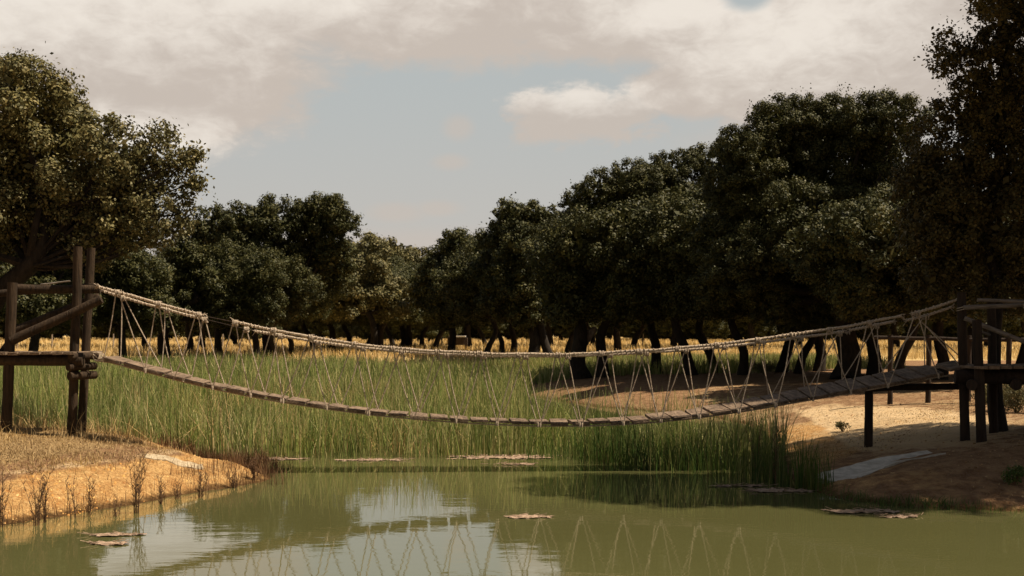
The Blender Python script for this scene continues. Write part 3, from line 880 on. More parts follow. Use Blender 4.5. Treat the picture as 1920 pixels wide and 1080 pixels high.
# --- near right oak, loose branches against the sky
pxtree('oak_tree', 19.4, 1876, [(1868, 640, 0), (1872, 540, 0), (1850, 420, 0), (1880, 250, 0), (1890, 90, 0)],
       [(1890, 40, 50), (1850, 40, 34), (1835, 100, 42), (1790, 100, 34), (1775, 75, 24), (1765, 125, 18), (1880, 120, 55), (1830, 170, 45), (1790, 215, 46), (1870, 220, 60), (1745, 250, 36),
        (1800, 300, 66), (1880, 320, 75), (1740, 340, 50), (1930, 180, 70), (1950, 60, 80), (1780, 400, 70), (1870, 430, 80), (1730, 440, 48), (1950, 330, 90), (1800, 500, 62), (1890, 530, 70), (1740, 520, 45), (1960, 470, 90), (1840, 5, 26), (1900, -60, 70), (1980, -80, 110), (2040, 150, 130), (2060, 350, 130)],
       0.062, M['leaf3'], 'tall loose leaved oak over the right platform with branches against the sky', seed=13, depth=0.55, dens=0.62, rad=0.11, core=0.5, clump=0.38, strays=260)

# --- oaks beyond the right edge of the picture: they shade the right bank and its platform
def free_lobes(cx, cy, cz, rx, rz, n, r, seed):
    rs = random.Random(seed)
    out = []
    for k in range(n):
        a = k * 2.399 + rs.uniform(-.3, .3)
        t = math.sqrt((k + 0.5) / n)
        x = cx + math.cos(a) * rx * t; y = cy + math.sin(a) * rx * t
        z = cz + rz * math.sqrt(max(0.05, 1 - t * t)) * rs.uniform(0.5, 1.0)
        out.append(((x, y, z), r * rs.uniform(0.75, 1.2)))
        if k % 2 == 0: out.append(((cx + math.cos(a) * rx * t * 0.9, cy + math.sin(a) * rx * t * 0.9, cz - rz * 0.25), r * 0.95))
    return out
for (bx, by, cz, rx, ry_, n_, lab, sd2) in ((9.1, 16.0, 7.6, 3.2, 1.8, 26, 'high crowned oak on the right bank beside the water, outside the picture edge', 31),
                             (11.6, 18.2, 7.3, 3.2, 1.5, 24, 'spreading oak behind the right platform, outside the picture edge', 32)):
    base = Vector((bx, by, gz(bx, by) - 0.05))
    lob = [((c[0], by + (c[1] - by) * ry_ / rx, c[2]), r_) for c, r_ in free_lobes(bx, by, cz, rx, 1.7, n_, 0.95, sd2)]
    tree('oak_tree', base, [base, base + Vector((-.2, 0, 2.0)), base + Vector((.1, .1, 4)), base + Vector((0, 0, cz - 0.8))],
         lob, 0.075, M['leaf3'], lab, dens=0.5, rad=0.28, core=0.45)

# --- prototypes for the smaller oaks
protos = []
def make_proto(k, bend, low=False):
    rs = random.Random(100 + k)
    lob = free_lobes(bend[-1][0] * 0.6, bend[-1][1] * 0.6, 3.5, 2.5, 2.2, 15, 1.12, 50 + k)
    if low: lob = [((c[0], c[1], c[2] - 0.9), r_) for c, r_ in lob] + [((c[0] * 1.05, c[1] * 1.05, 1.2), 0.85) for c, r_ in lob[::3]]
    base = Vector((0, 0, 0))
    tr = [Vector((0, 0, -0.3))] + [Vector(b) for b in bend]
    return tree('oak_tree', base, tr, lob, 0.105, M['leaf'], 'x', dens=0.55, rad=0.17 + 0.03 * (k % 3), strays=50, clump=0.34)
bends = [[(0.0, 0, 0.9), (-0.35, 0, 2.0), (-0.2, 0.2, 3.4), (0, 0, 4.6)],
         [(0.25, 0, 0.8), (0.75, 0.1, 1.7), (0.6, 0, 2.8), (0.9, 0, 4.2)],
         [(-0.12, 0, 1.0), (0.15, 0.1, 2.0), (0.5, 0, 3.0), (0.3, 0, 4.4)],
         [(-0.35, 0, 0.7), (-0.65, 0, 1.5), (-0.45, 0, 2.4), (-1.0, 0, 4.0)],
         [(0.0, 0, 1.2), (0.05, 0, 2.3), (-0.1, 0, 3.3), (0.0, 0, 4.6)]]
for k, b in enumerate(bends): protos.append(make_proto(k, b))
for k in (5, 6): protos.append(make_proto(k, bends[(k * 2) % 5], True))
used = set()
def place_oak(k, px, d, s, label, group, rot=None, sz=1.0):
    src = protos[k]
    if k not in used:
        o = src; used.add(k)
    else:
        o = src.copy(); col.objects.link(o)
        for ch in src.children:
            c = ch.copy(); col.objects.link(c); c.parent = o
    x = (px - 960) / 2300 * d
    o.location = (x, d, gz(x, d) - 0.05)
    o.scale = (s, s, s * sz)
    o.rotation_euler = (0, 0, rot if rot is not None else random.choice((0.0, 0.25, -0.3, math.pi)))
    tag(o, label, 'tree', group)
    return o

mid = [  # proto, px, d, scale, label, rotation
    (2, 1132, 45, 1.00, 'thin oak with a snaking black trunk right beside the thickest trunk', 0.0),
    (1, 1300, 44, 1.05, 'oak with a curved trunk bending right, behind the rising right handrail', 3.3),
    (3, 1345, 46, 1.10, 'oak whose trunk bends left, left of the huge domed crown', 0.1),
    (0, 1392, 43, 1.05, 'oak with a slightly bowed trunk under the left side of the huge dome', 0.0),
    (1, 1462, 45, 1.10, 'oak with a strongly curved trunk under the middle of the huge dome', 0.1),
    (3, 1492, 44, 1.00, 'oak with a leaning trunk close to the curved one under the dome', 3.2),
    (4, 1535, 47, 1.10, 'straight trunked oak just left of the trunk of the huge domed oak', 0.4),
    (0, 1690, 33, 0.90, 'oak with a heavy bowed trunk left of the right platform', 3.1),
    (2, 1640, 42, 1.05, 'oak with a dark trunk behind the lone bridge post', 0.2),
    (4, 1762, 38, 1.00, 'straight oak trunk in the meadow behind the right end of the bridge', 0.9),
    (1, 1905, 40, 1.05, 'oak behind the right platform close to the picture edge', 0.0),
    (2, 1830, 52, 1.10, 'oak farther back between the posts of the right platform', 0.0),
    (3, 905, 70, 1.15, 'oak whose trunk leans strongly left behind the middle of the handrail', 3.14),
    (0, 940, 78, 1.15, 'slim oak left of the dense centre right oak', 0.0),
    (4, 962, 84, 1.2, 'straight slim oak in the meadow just left of the forked trunk', 0.6),
    (1, 1060, 75, 1.2, 'oak with a curved trunk in the meadow left of the thickest trunk', 0.0),
    (2, 1160, 80, 1.2, 'oak far back in the meadow right of the thickest trunk', 0.0),
    (4, 480, 71, 1.1, 'oak with a dark upright trunk under the left side of the tallest left crown', 0.3),
    (0, 545, 78, 1.15, 'oak with an upright trunk under the right side of the tallest left crown', 0.2),
    (2, 412, 82, 1.2, 'oak trunk seen through the gap between the two handrail pieces', 0.0),
    (4, 355, 86, 1.2, 'oak in the meadow below the left end piece of the handrail', 0.8),
]
for (k, px, d, s, lab, rot) in mid:
    place_oak(k, px, d, s, lab, 'smaller oaks among the large ones', rot)
far_px = [(655, 96, 1.35), (688, 104, 1.4), (716, 92, 1.2), (742, 118, 1.5), (768, 100, 1.25), (792, 112, 1.45), (812, 96, 1.2), (880, 104, 1.4), (915, 120, 1.5),
          (1030, 108, 1.4), (1110, 118, 1.5), (1185, 104, 1.35), (1262, 98, 1.3), (1330, 112, 1.45), (1410, 95, 1.3), (1500, 108, 1.45), (1590, 96, 1.3), (1680, 104, 1.4), (1770, 92, 1.3), (1850, 106, 1.45), (1930, 95, 1.3),
          (590, 104, 1.35), (620, 92, 1.2), (448, 108, 1.4), (380, 100, 1.35), (270, 104, 1.4), (165, 112, 1.45), (60, 100, 1.35), (-30, 108, 1.45)]
for i, (px, d, s) in enumerate(far_px):
    place_oak(i % 5, px, d, s * 1.05, 'one of the slim dark oaks in the row standing in the golden meadow', 'row of oaks standing in the golden meadow', None, 0.85)
for i in range(46):
    px = -80 + i * 45 + random.uniform(-14, 14)
    place_oak(5 + i % 2, px, random.uniform(150, 190), random.uniform(1.6, 2.0), 'one of the oaks of the dark line closing the far side of the meadow', 'far line of oaks behind the meadow', None, 0.72)

# sunlit trunk part built as an added limb, sunlight put into its pale colour
def sunlit_limb():
    d = 45.3
    root = empty('sunlit_trunk_limb', P(1098, 655, d), 'pale limb on the thickest trunk, sunlight put into its wood colour', 'branch')
    MB().tube(curve_pts([P(1088, 668, d), P(1094, 645, d), P(1104, 628, d), P(1118, 615, d)], 8), [0.10, 0.13, 0.15, 0.17, 0.18, 0.17, 0.14, 0.09], 8).build('limb', M['palewood'], root)
    MB().tube(curve_pts([P(1104, 630, d), P(1096, 618, d), P(1092, 606, d)], 5), [0.07, 0.06, 0.05, 0.04, 0.02], 6).build('side_limb', M['palewood'], root)
sunlit_limb()

build_litter()

# ------------------------------------------------------------------ rope bridge
def bd(px): return 18.2 + (px - 185) / 1600.0 * 0.7
deck_tab = [(190, 668), (250, 684), (300, 697), (350, 710), (400, 722), (500, 742), (600, 758), (700, 771), (800, 780.5), (900, 787.5), (1000, 791.5), (1100, 791.5),
            (1200, 787), (1300, 778), (1400, 764), (1500, 747), (1600, 730), (1700, 712), (1785, 696)]
def deck_y(px):
    xs = [a for a, b in deck_tab]; ys = [b for a, b in deck_tab]
    return float(np.interp(px, xs, ys))
HALF = 0.35
def near_edge(px): return P(px, deck_y(px), bd(px) - HALF)
def roll(px):
    if px > 1150: return R(min(9.0, (px - 1150) / 450 * 9.0))
    if px < 450: return R(min(1.0, (450 - px) / 260 * 1.0))
    return 0.0
bdir = Vector((P(1785, 0, bd(1785)).x - P(185, 0, bd(185)).x, 0.7, 0)).normalized()
wflat = Vector((-bdir.y, bdir.x, 0))
def far_edge(px):
    n = near_edge(px); r = roll(px)
    return n + wflat * (2 * HALF * math.cos(r)) + Vector((0, 0, 2 * HALF * math.sin(r)))

def build_bridge():
    base = P(985, deck_y(985), bd(985)); base.z = 0.7
    root = empty('rope_bridge', base, 'sagging rope bridge with grey plank deck crossing the pond between two log platforms', 'bridge')
    # planks by arc length
    pxs = np.linspace(192, 1772, 900)
    pts = [near_edge(p) for p in pxs]
    arc = [0.0]
    for a, b in zip(pts, pts[1:]): arc.append(arc[-1] + (b - a).length)
    step = 0.30
    n = int(arc[-1] / step)
    for i in range(n):
        s = (i + 0.5) * arc[-1] / n
        px = float(np.interp(s, arc, pxs))
        a, b = near_edge(px), far_edge(px)
        t = (near_edge(px + 3) - near_edge(px - 3)).normalized()
        w = (b - a); wl = w.length; w.normalize()
        t = (t + w * random.uniform(-0.045, 0.045)).normalized()
        up = t.cross(w).normalized()
        if up.z < 0: up = -up
        tl = random.uniform(-0.02, 0.02)
        up2 = (up + t * tl + w * random.uniform(-0.012, 0.012)).normalized()
        t2 = (t - up2 * t.dot(up2)).normalized()
        w2 = up2.cross(t2)
        half = wl / 2 + random.uniform(-0.012, 0.03)
        th = random.uniform(0.019, 0.026)
        c = (a + b) / 2 - up2 * th + up2 * random.uniform(-0.005, 0.006) + w2 * random.uniform(-0.012, 0.012)
        MB().box(c, t2 * (arc[-1] / n / 2 - random.uniform(0.010, 0.024)), w2 * half, up2 * th, 0.004).build('plank', M['plank'], root, smooth=False, bevel=0.006)
    for side in (0, 1):
        L = []
        for px in np.linspace(176, 1792, 60):
            e = near_edge(px) if side == 0 else far_edge(px)
            o = (far_edge(px) - near_edge(px)).normalized() * (0.05 if side == 0 else -0.05)
            L.append(e + o + Vector((0, 0, -0.062)))
        MB().tube(L, 0.013, 6).build('deck_cable', M['rope'], root)
    rails = {0: [[(183, 536), (250, 556), (320, 575), (382, 592)],
                 [(440, 604), (540, 624), (640, 641), (740, 653), (850, 660), (960, 664), (1060, 664), (1180, 659), (1300, 650), (1400, 639), (1500, 625), (1600, 610), (1690, 592)],
                 [(1708, 589), (1750, 577), (1795, 562)]],
             1: [[(192, 545), (260, 566), (320, 582), (378, 597)],
                 [(480, 621), (560, 635), (650, 648.5), (740, 657.5), (850, 664.5), (960, 667.5), (1060, 667), (1180, 662.5), (1300, 655), (1400, 645), (1500, 633), (1582, 622)],
                 [(1592, 619), (1630, 612), (1676, 602)],
                 [(1698, 601), (1740, 591), (1784, 575)]]}
    def dside(px, side): return bd(px) + (-HALF - 0.04 if side == 0 else HALF + 0.04)
    for side in (0, 1):
        allp = []
        for seg in rails[side]:
            allp += seg
            pts = [P(a, b, dside(a, side)) for a, b in seg]
            ln = sum((q - p).length for p, q in zip(pts, pts[1:]))
            nn = max(12, int(ln / 0.05))
            C = curve_pts(pts, nn)
            mb = MB()
            C = [c + Vector((0, 0, mnoise.noise(Vector((c.x * 2.1, side * 5, 0))) * 0.012)) for c in C]
            mb.tube(C, [0.020 * random.uniform(0.82, 1.2) for _ in C], 8)
            # spiral wrapping
            turns = ln / 0.060
            m = int(turns * 9)
            fine = curve_pts(C, m)
            H = []
            for i, c in enumerate(fine):
                a = 2 * math.pi * turns * i / m
                rr = 0.0205 + 0.004 * math.sin(i * 0.037) + 0.003 * math.sin(i * 0.37) + random.uniform(-.0015, .0015)
                H.append(c + Vector((0, math.cos(a) * rr, math.sin(a) * rr)))
            mb.tube(H, 0.0075, 5)
            # frayed ends
            for e, sgn in ((C[0], -1), (C[-1], 1)):
                for _ in range(7):
                    q = e + Vector((random.uniform(-.02, .03), random.uniform(-.03, .03), random.uniform(-.02, .03)))
                    mb.tube([q, q + Vector((sgn * random.uniform(0.01, .06), random.uniform(-.05, .05), random.uniform(-.08, .06)))], [0.007, 0.003], 4)
            mb.build('handrail_rope', M['rope'], root)
        L = [P(a, b, dside(a, side)) for a, b in allp]
        L = [P(165, 531 if side == 0 else 538, dside(165, side))] + L + [P(1806, 558 if side == 0 else 566, dside(1806, side))]
        MB().tube(curve_pts(L, 120), 0.0075, 5).build('handrail_cable', M['logdark'], root)
        xs = [a for a, b in allp]; ys = [b for a, b in allp]
        apex0 = [217, 296, 372, 443, 510, 580, 663, 738, 820, 895, 970, 1048, 1128, 1200, 1272, 1345, 1418, 1488, 1556, 1632, 1722]
        knots0 = [188, 272, 327, 396, 468, 530, 615, 690, 773, 852, 930, 1012, 1090, 1168, 1237, 1312, 1384, 1456, 1524, 1592, 1668, 1762]
        sh = 0 if side == 0 else 14
        for i, ax in enumerate(apex0):
            ax = ax + sh + random.uniform(-4, 4)
            A = P(ax, float(np.interp(ax, xs, ys)) + 2, dside(ax, side))
            for q in (0, 1):
                kx = knots0[i + q] + sh * 0.9 + random.uniform(-4, 4)
                kx = min(max(kx, 194), 1768)
                e = near_edge(kx) if side == 0 else far_edge(kx)
                B = e + Vector((0, -0.012 if side == 0 else 0.012, -0.055))
                off = Vector((-0.02 if q == 0 else 0.02, 0, 0))
                mid = (A + B) / 2 + Vector((random.uniform(-.012, .012), 0, -0.01))
                mb = MB().tube(curve_pts([A + off, mid, B], 9), 0.0088, 6)
                # knot round the rail and knot at the plank
                for _ in range(2):
                    a0 = random.uniform(0, 6)
                    ring = [A + Vector((off.x + j * 0.004, math.cos(a0 + j * 0.8) * 0.042, math.sin(a0 + j * 0.8) * 0.042)) for j in range(9)]
                    mb.tube(ring, 0.009, 5)
                mb.tube([B + Vector((0, 0, -0.02)), B + Vector((0, 0, 0.03)), B + Vector((0, 0, 0.06))], [0.014, 0.019, 0.008], 6)
                mb.build('suspender_rope', M['rope'], root)
build_bridge()

# ------------------------------------------------------------------ log platforms
def log(root, name, a, b, r, mat=None, taper=0.93, sides=14, wob=0.012, n=10):
    pts = []
    for i in range(n):
        p = Vector(a).lerp(Vector(b), i / (n - 1))
        k = Vector((mnoise.noise(p * 1.7), mnoise.noise(p * 1.7 + Vector((5, 5, 5))), mnoise.noise(p * 1.7 + Vector((2, 8, 1)))))
        pts.append(p + k * wob)
    rr = [r * (1 - (1 - taper) * i / (n - 1)) * (1 + 0.03 * math.sin(i * 1.9)) for i in range(n)]
    return MB().tube(pts, rr, sides).build(name, mat or M['log'], root, bevel=0)

def post_px(root, px0, px1, pytop, d, r, mat=None, name='post'):
    """post from the ground at px0 up to (px1, pytop)"""
    x = (px0 - 960) / 2300 * d
    a = Vector((x, d, gz(x, d) - 0.25))
    b = P(px1, pytop, d)
    return log(root, name, a, b, r, mat)

def lashing(root, c, r, tilt=0.0, turns=4):
    pts = []
    for i in range(turns * 12 + 1):
        a = 2 * math.pi * i / 12
        pts.append(Vector(c) + Vector((math.cos(a) * r, math.sin(a) * r * 1.05, (i / (turns * 12) - 0.5) * 0.07 + math.cos(a) * tilt)))
    MB().tube(pts, 0.0075, 5).build('lashing', M['rope'], root)

def left_platform():
    d = 18.0
    base = P(100, 800, d + 0.4); base.z = gz(base.x, base.y)
    root = empty('log_platform', base, 'brown log platform with two tall posts at the left end of the rope bridge', 'platform')
    post_px(root, 133, 147, 462, d, 0.070)
    post_px(root, 151, 171, 465, d + 0.75, 0.068)
    post_px(root, 10, 24, 530, d - 0.1, 0.078)
    post_px(root, -60, -48, 500, d + 0.9, 0.08)
    # handrail logs
    log(root, 'handrail', P(22, 541, d - 0.02), P(188, 543, d + 0.12), 0.068)
    log(root, 'handrail', P(-120, 560, d + 0.85), P(180, 536, d + 0.75), 0.055)
    log(root, 'handrail', P(76, 533, d - 0.1), P(131, 527, d - 0.1), 0.012, M['pole'])
    log(root, 'brace', P(22, 640, d - 0.13), P(190, 561, d - 0.02), 0.070)
    log(root, 'brace', P(22, 622, d + 0.8), P(186, 556, d + 0.86), 0.070)
    log(root, 'brace', P(-70, 760, d + 0.1), P(26, 630, d + 0.1), 0.05)
    # floor beams
    log(root, 'floor_beam', P(-140, 676, d - 0.13), P(157, 676, d - 0.13), 0.078, taper=1.0)
    log(root, 'floor_beam', P(-140, 670, d + 0.80), P(165, 668, d + 0.80), 0.07, taper=1.0)
    # cross logs whose ends show under the beam
    for i, (px, py, r, l0) in enumerate(((165, 668, 0.055, -0.30), (160, 687, 0.058, -0.34), (161, 704, 0.062, -0.32))):
        q = P(px, py, d)
        log(root, 'cross_log', q + Vector((-0.17, -0.24 + 0.02 * i, 0)), q + Vector((0.09, 0.16, 0.004)), r, taper=0.98)
    for i in range(3):
        px = 150 - 3 * i
        q = P(px + 12, 672 + 16 * i, d - 0.25)
    # floor boards
    for i in range(13):
        px = 142 - i * 21
        q = P(px, 661, d)
        c = Vector((q.x, d + 0.33, q.z - 0.01 + random.uniform(-0.006, 0.006)))
        MB().box(c, Vector((0.073, random.uniform(-.004, .004), 0)), Vector((0, 0.62 + random.uniform(-.03, .03), 0)), Vector((0, 0, 0.021)), 0.004).build('floor_board', M['plank'], root, smooth=False, bevel=0.005)
    # rope coil lashed to the beam end
    mb = MB()
    for k in range(4):
        c = P(180 + k * 1.5, 668, d - 0.02 + 0.05 * k)
        ring = [c + Vector((0.05 * math.cos(a) * (1 + 0.2 * k), 0.02 * math.sin(a * 2), 0.062 * math.sin(a))) for a in np.linspace(0, 6.28, 17)]
        mb.tube(ring, 0.007, 5, cap=False)
    mb.tube(curve_pts([P(174, 664, d), P(186, 672, d), P(200, 668, d), near_edge(196)], 10), 0.007, 5)
    mb.build('lashing', M['rope'], root)
left_platform()

def right_platform():
    d = 18.3
    base = P(1860, 815, d); base.z = gz(base.x, base.y)
    root = empty('log_platform', base, 'shaded dark log platform at the right end of the rope bridge', 'platform')
    L = M['logdark']
    post_px(root, 1810, 1802, 548, d, 0.072, L)
    post_px(root, 1842, 1832, 600, d - 0.5, 0.074, L)
    post_px(root, 1864, 1858, 560, d + 0.75, 0.07, L)
    post_px(root, 1932, 1934, 540, d - 0.4, 0.09, L)
    post_px(root, 1990, 1994, 540, d + 0.8, 0.08, L)
    # handrails and the pale diagonal brace
    log(root, 'handrail', P(1806, 577, d - 0.1), P(1990, 567, d - 0.3), 0.035, M['pole'])
    log(root, 'handrail', P(1832, 563, d + 0.7), P(1990, 566, d + 0.7), 0.030, M['pole'])
    log(root, 'brace', P(1808, 597, d - 0.12), P(1990, 668, d - 0.5), 0.036, M['pole'])
    log(root, 'brace', P(1838, 622, d + 0.7), P(1862, 630, d + 0.72), 0.02, M['pole'])
    lashing(root, P(1806, 578, d - 0.03), 0.088, 0.02, 2)
    lashing(root, P(1934, 570, d - 0.38), 0.112, 0.03)
    # floor
    log(root, 'floor_beam', P(1790, 706, d - 0.2), P(2040, 712, d - 0.5), 0.10, L, taper=1)
    log(root, 'floor_beam', P(1800, 700, d + 0.7), P(2040, 702, d + 0.7), 0.09, L, taper=1)
    log(root, 'cross_log', P(1822, 722, d - 0.62), P(1818, 718, d + 0.9), 0.08, L)
    log(root, 'cross_log', P(1905, 722, d - 0.7), P(1900, 718, d + 0.9), 0.08, L)
    log(root, 'floor_beam', P(1620, 728, d + 0.95), P(1830, 724, d + 0.55), 0.055, L)
    for i in range(12):
        x = P(1798, 0, d).x + 0.09 + i * 0.185
        MB().box(Vector((x, d + 0.08, CAMZ - (687 - HZ) / 2300 * d)), Vector((0.084, random.uniform(-.004, .004), 0)), Vector((0, 0.72 + random.uniform(-.04, .03), 0)), Vector((0, 0, 0.022)), 0.005).build('floor_board', M['plank'], root, smooth=False, bevel=0.005)
    # step board joining the bridge to the floor
    a = P(1770, 689, d + 0.25); b = P(1800, 683, d + 0.2)
    MB().box((a + b) / 2, (b - a) / 2 * 1.15, Vector((0, 0.33, 0.03)), Vector((0.004, 0, 0.022)), 0.003).build('step_board', M['plank'], root, smooth=False, bevel=0.005)
    MB().tube(curve_pts([P(1735, 610, d), P(1775, 655, d), P(1802, 690, d)], 8), 0.009, 6).build('stay_rope', M['rope'], root)
    MB().tube(curve_pts([P(1728, 604, d + .6), P(1768, 640, d + .6), P(1822, 688, d + .6)], 8), 0.009, 6).build('stay_rope', M['rope'], root)
right_platform()

def lone_post():
    d = 19.15
    x = (1628 - 960) / 2300 * d
    root = empty('support_post', Vector((x, d, gz(x, d))), 'short dark wooden post standing alone on the sand under the right end of the bridge', 'post')
    a = Vector((x, d, gz(x, d) - 0.25)); b = P(1629, 728, d)
    log(root, 'shaft', a, b, 0.068, M['logdark'])
lone_post()

def meadow_rail():
    d = 26.5
    root = empty('wooden_fence', P(1800, 700, d), 'low pole fence in the grass behind the right platform', 'fence')
    root.location.z = gz(root.location.x, d)
    log(root, 'rail', P(1640, 633, d + 1), P(1850, 637, d), 0.045, M['logdark'], n=14)
    log(root, 'rail', P(1850, 637, d), P(1990, 636, d - .5), 0.045, M['logdark'], n=14)
    for px in (1668, 1740, 1815, 1890, 1960):
        post_px(root, px, px + 2, 628, d + (1850 - px) / 210, 0.06, M['logdark'])
meadow_rail()

# ------------------------------------------------------------------ concrete channels
def strip(name, rows, mat, label, cat, thick=0.06):
    """rows: list of cross-sections, each a list of points left to right"""
    b = MB()
    n = len(rows[0])
    for r in rows:
        for p in r: b.v.append(tuple(p))
    m = len(rows)
    for r in rows:
        for p in r: b.v.append((p[0], p[1], p[2] - thick))
    o = n * m
    for i in range(m - 1):
        for j in range(n - 1):
            a = i * n + j
            b.f.append((a, a + 1, a + n + 1, a + n))
            b.f.append((o + a, o + a + n, o + a + n + 1, o + a + 1))
    for i in range(m - 1):
        a = i * n
        b.f.append((a, a + n, o + a + n, o + a))
        a = i * n + n - 1
        b.f.append((a + n, a, o + a, o + a + n))
    for j in range(n - 1):
        b.f.append((j + 1, j, o + j, o + j + 1))
        a = (m - 1) * n + j
        b.f.append((a, a + 1, o + a + 1, o + a))
    ob = b.build(name, mat)
    tag(ob, label, cat)
    return ob

def concrete():
    rows = []
    # centreline of the right chute, dipping to the water
    cl = curve_pts([Vector((4.22, 16.12, 0)), Vector((4.50, 16.38, 0)), Vector((5.0, 16.8, 0)), Vector((5.95, 17.2, 0))], 22)
    for i, c in enumerate(cl):
        t = (cl[min(i + 1, 21)] - cl[max(i - 1, 0)]).normalized()
        nrm = Vector((-t.y, t.x, 0))
        row = []
        for j, s in enumerate((-1, -0.8, -0.4, 0, 0.4, 0.8, 1)):
            q = c + nrm * s * 0.34 * (1 - 0.45 * i / 21)
            zt = gz(c.x, c.y) + 0.012 + 0.035 * abs(s) ** 1.5 - 0.03 * (i / 21) ** 3
            row.append(Vector((q.x, q.y, zt)))
        rows.append(row)
    strip('concrete_channel', rows, M['concrete'], 'pale curved concrete channel running down the right bank to the water', 'channel')
    rows = []
    cl = curve_pts([Vector((-4.95, 16.55, 0)), Vector((-4.62, 16.62, 0)), Vector((-4.22, 16.75, 0))], 16)
    for i, c in enumerate(cl):
        t = (cl[min(i + 1, 15)] - cl[max(i - 1, 0)]).normalized()
        nrm = Vector((-t.y, t.x, 0))
        row = []
        for s in (-1, -0.75, -0.3, 0.3, 0.75, 1):
            q = c + nrm * s * (0.10 + 0.04 * mnoise.noise(Vector((i * 0.7, s, 0))))
            row.append(Vector((q.x, q.y, gz(q.x, q.y) + 0.014 + random.uniform(-.008, .008))))
        rows.append(row)
    strip('concrete_gutter', rows, M['ledge'], 'narrow broken pale ledge of concrete crossing the tip of the left bank', 'gutter')
concrete()

# ------------------------------------------------------------------ floating mats of scum
def floating_mat(px, py, w, dep, label, seed):
    d = 4600.0 / (py - HZ)
    cx = (px - 960) / 2300 * d
    cell = 0.016
    nx, ny = int(w * 1.3 / cell), int(dep * 1.3 / (cell * 1.3))
    key = {}
    b = MB()
    def vert(i, j):
        if (i, j) not in key:
            x = cx + (i - nx / 2) * cell; y = d + (j - ny / 2) * cell * 1.3
            z = 0.009 + 0.012 * mnoise.noise(Vector((x * 14, y * 14, seed))) + 0.006 * mnoise.noise(Vector((x * 45, y * 45, seed)))
            key[(i, j)] = len(b.v)
            b.v.append((x + 0.006 * mnoise.noise(Vector((x * 80, y * 80, 1))), y + 0.006 * mnoise.noise(Vector((x * 80, y * 80, 5))), z))
        return key[(i, j)]
    for i in range(nx):
        for j in range(ny):
            u = (i - nx / 2) / (nx / 2.6); v = (j - ny / 2) / (ny / 2.6)
            f = 1 - math.hypot(u, v)
            x = cx + (i - nx / 2) * cell; y = d + (j - ny / 2) * cell * 1.3
            f += 0.75 * mnoise.noise(Vector((x * 3.2, y * 6, seed * 3.1))) + 0.45 * mnoise.noise(Vector((x * 11, y * 16, seed)))
            if f > 0.25: b.f.append((vert(i, j), vert(i + 1, j), vert(i + 1, j + 1), vert(i, j + 1)))
    # dry stalks caught in it
    rs = random.Random(seed)
    for _ in range(int(w * 26)):
        a = rs.uniform(0, 6.28); t = rs.random() ** 0.5
        p = Vector((cx + math.cos(a) * w * .5 * t, d + math.sin(a) * dep * .5 * t, 0.012))
        q = p + Vector((rs.uniform(-.14, .14), rs.uniform(-.05, .05), rs.uniform(-0.005, 0.03)))
        b.tube([p, q], 0.0035, 4, cap=False)
    o = b.build('floating_debris', M['mat'])
    tag(o, label, 'debris', 'mats of dry scum floating on the pond')
floating_mat(985, 970, 0.55, 0.35, 'small pinkish mat of scum floating alone in the middle of the open water', 1)
floating_mat(525, 861, 1.0, 0.5, 'leftmost long straw mat along the foot of the reed bed', 2)
floating_mat(705, 863, 1.2, 0.35, 'thin straw mat at the reed foot left of the pond centre', 3)
floating_mat(935, 857, 2.0, 0.8, 'largest straw mat along the foot of the reeds at the centre', 4)
floating_mat(960, 871, 0.9, 0.25, 'narrow straw mat just in front of the largest one', 5)
floating_mat(1615, 960, 0.75, 0.42, 'brown mat lying near the foot of the right bank', 6)
floating_mat(1690, 969, 0.60, 0.28, 'paler brown mat at the right end of the mats by the right bank', 7)
floating_mat(1475, 921, 1.3, 0.40, 'long shaded mat among the dark reeds at the right', 8)
floating_mat(1390, 912, 0.8, 0.22, 'faint narrow mat left of the shaded one under the dark reeds', 11)
floating_mat(215, 1004, 0.55, 0.22, 'upper of two thin mats in front of the left bank', 9)
floating_mat(205, 1020, 0.50, 0.2, 'lower of two thin mats in front of the left bank', 10)

# ------------------------------------------------------------------ dead shrubs on the left shore
def dead_shrub(px, py, h, label, seed, n=6, spread=0.35, mat='twig', z=None, d=None, name='dead_shrub', cat='shrub', group='dead shrubs along the left shore'):
    n = n + 1
    rs = random.Random(seed)
    if d is None: d = 4600.0 / (py - HZ)
    x = (px - 960) / 2300 * d
    zz = max(gz(x, d), -0.05)
    mb = MB()
    for k in range(n):
        a = rs.uniform(0, 6.28); l = h * rs.uniform(0.6, 1.0)
        p = [Vector((x + rs.uniform(-.03, .03), d + rs.uniform(-.03, .03), zz - 0.05))]
        dx, dy = math.cos(a) * spread * l * rs.uniform(.1, 1), math.sin(a) * spread * l * rs.uniform(.1, 1)
        p.append(p[0] + Vector((dx * .25, dy * .25, l * 0.5)))
        p.append(p[0] + Vector((dx, dy, l)))
        c = curve_pts(p, 8)
        mb.tube(c, [0.0050 * (1 - 0.6 * i / 7) for i in range(8)], 5)
        for i in range(2, 8):
            for _ in range(3):
                b = rs.uniform(0, 6.28); bl = l * rs.uniform(0.04, 0.16)
                e = c[i] + Vector((math.cos(b) * bl * .6, math.sin(b) * bl * .6, bl * 0.8))
                mb.tube([c[i], e], [0.0027, 0.0016], 4, cap=False)
                e2 = e + Vector((rs.uniform(-.03, .03), rs.uniform(-.03, .03), rs.uniform(0.0, .04)))
                mb.tube([e, e2], [0.002, 0.0013], 4, cap=False)
    o = mb.build(name, M[mat], smooth=False)
    return tag(o, label, cat, group)
dead_shrub(256, 962, 0.80, 'tallest bare shrub standing at the water edge in the middle of the orange bank', 1, 8, 0.25)
dead_shrub(70, 985, 0.66, 'bare twiggy shrub near the left picture edge on the orange bank', 2, 7, 0.35)
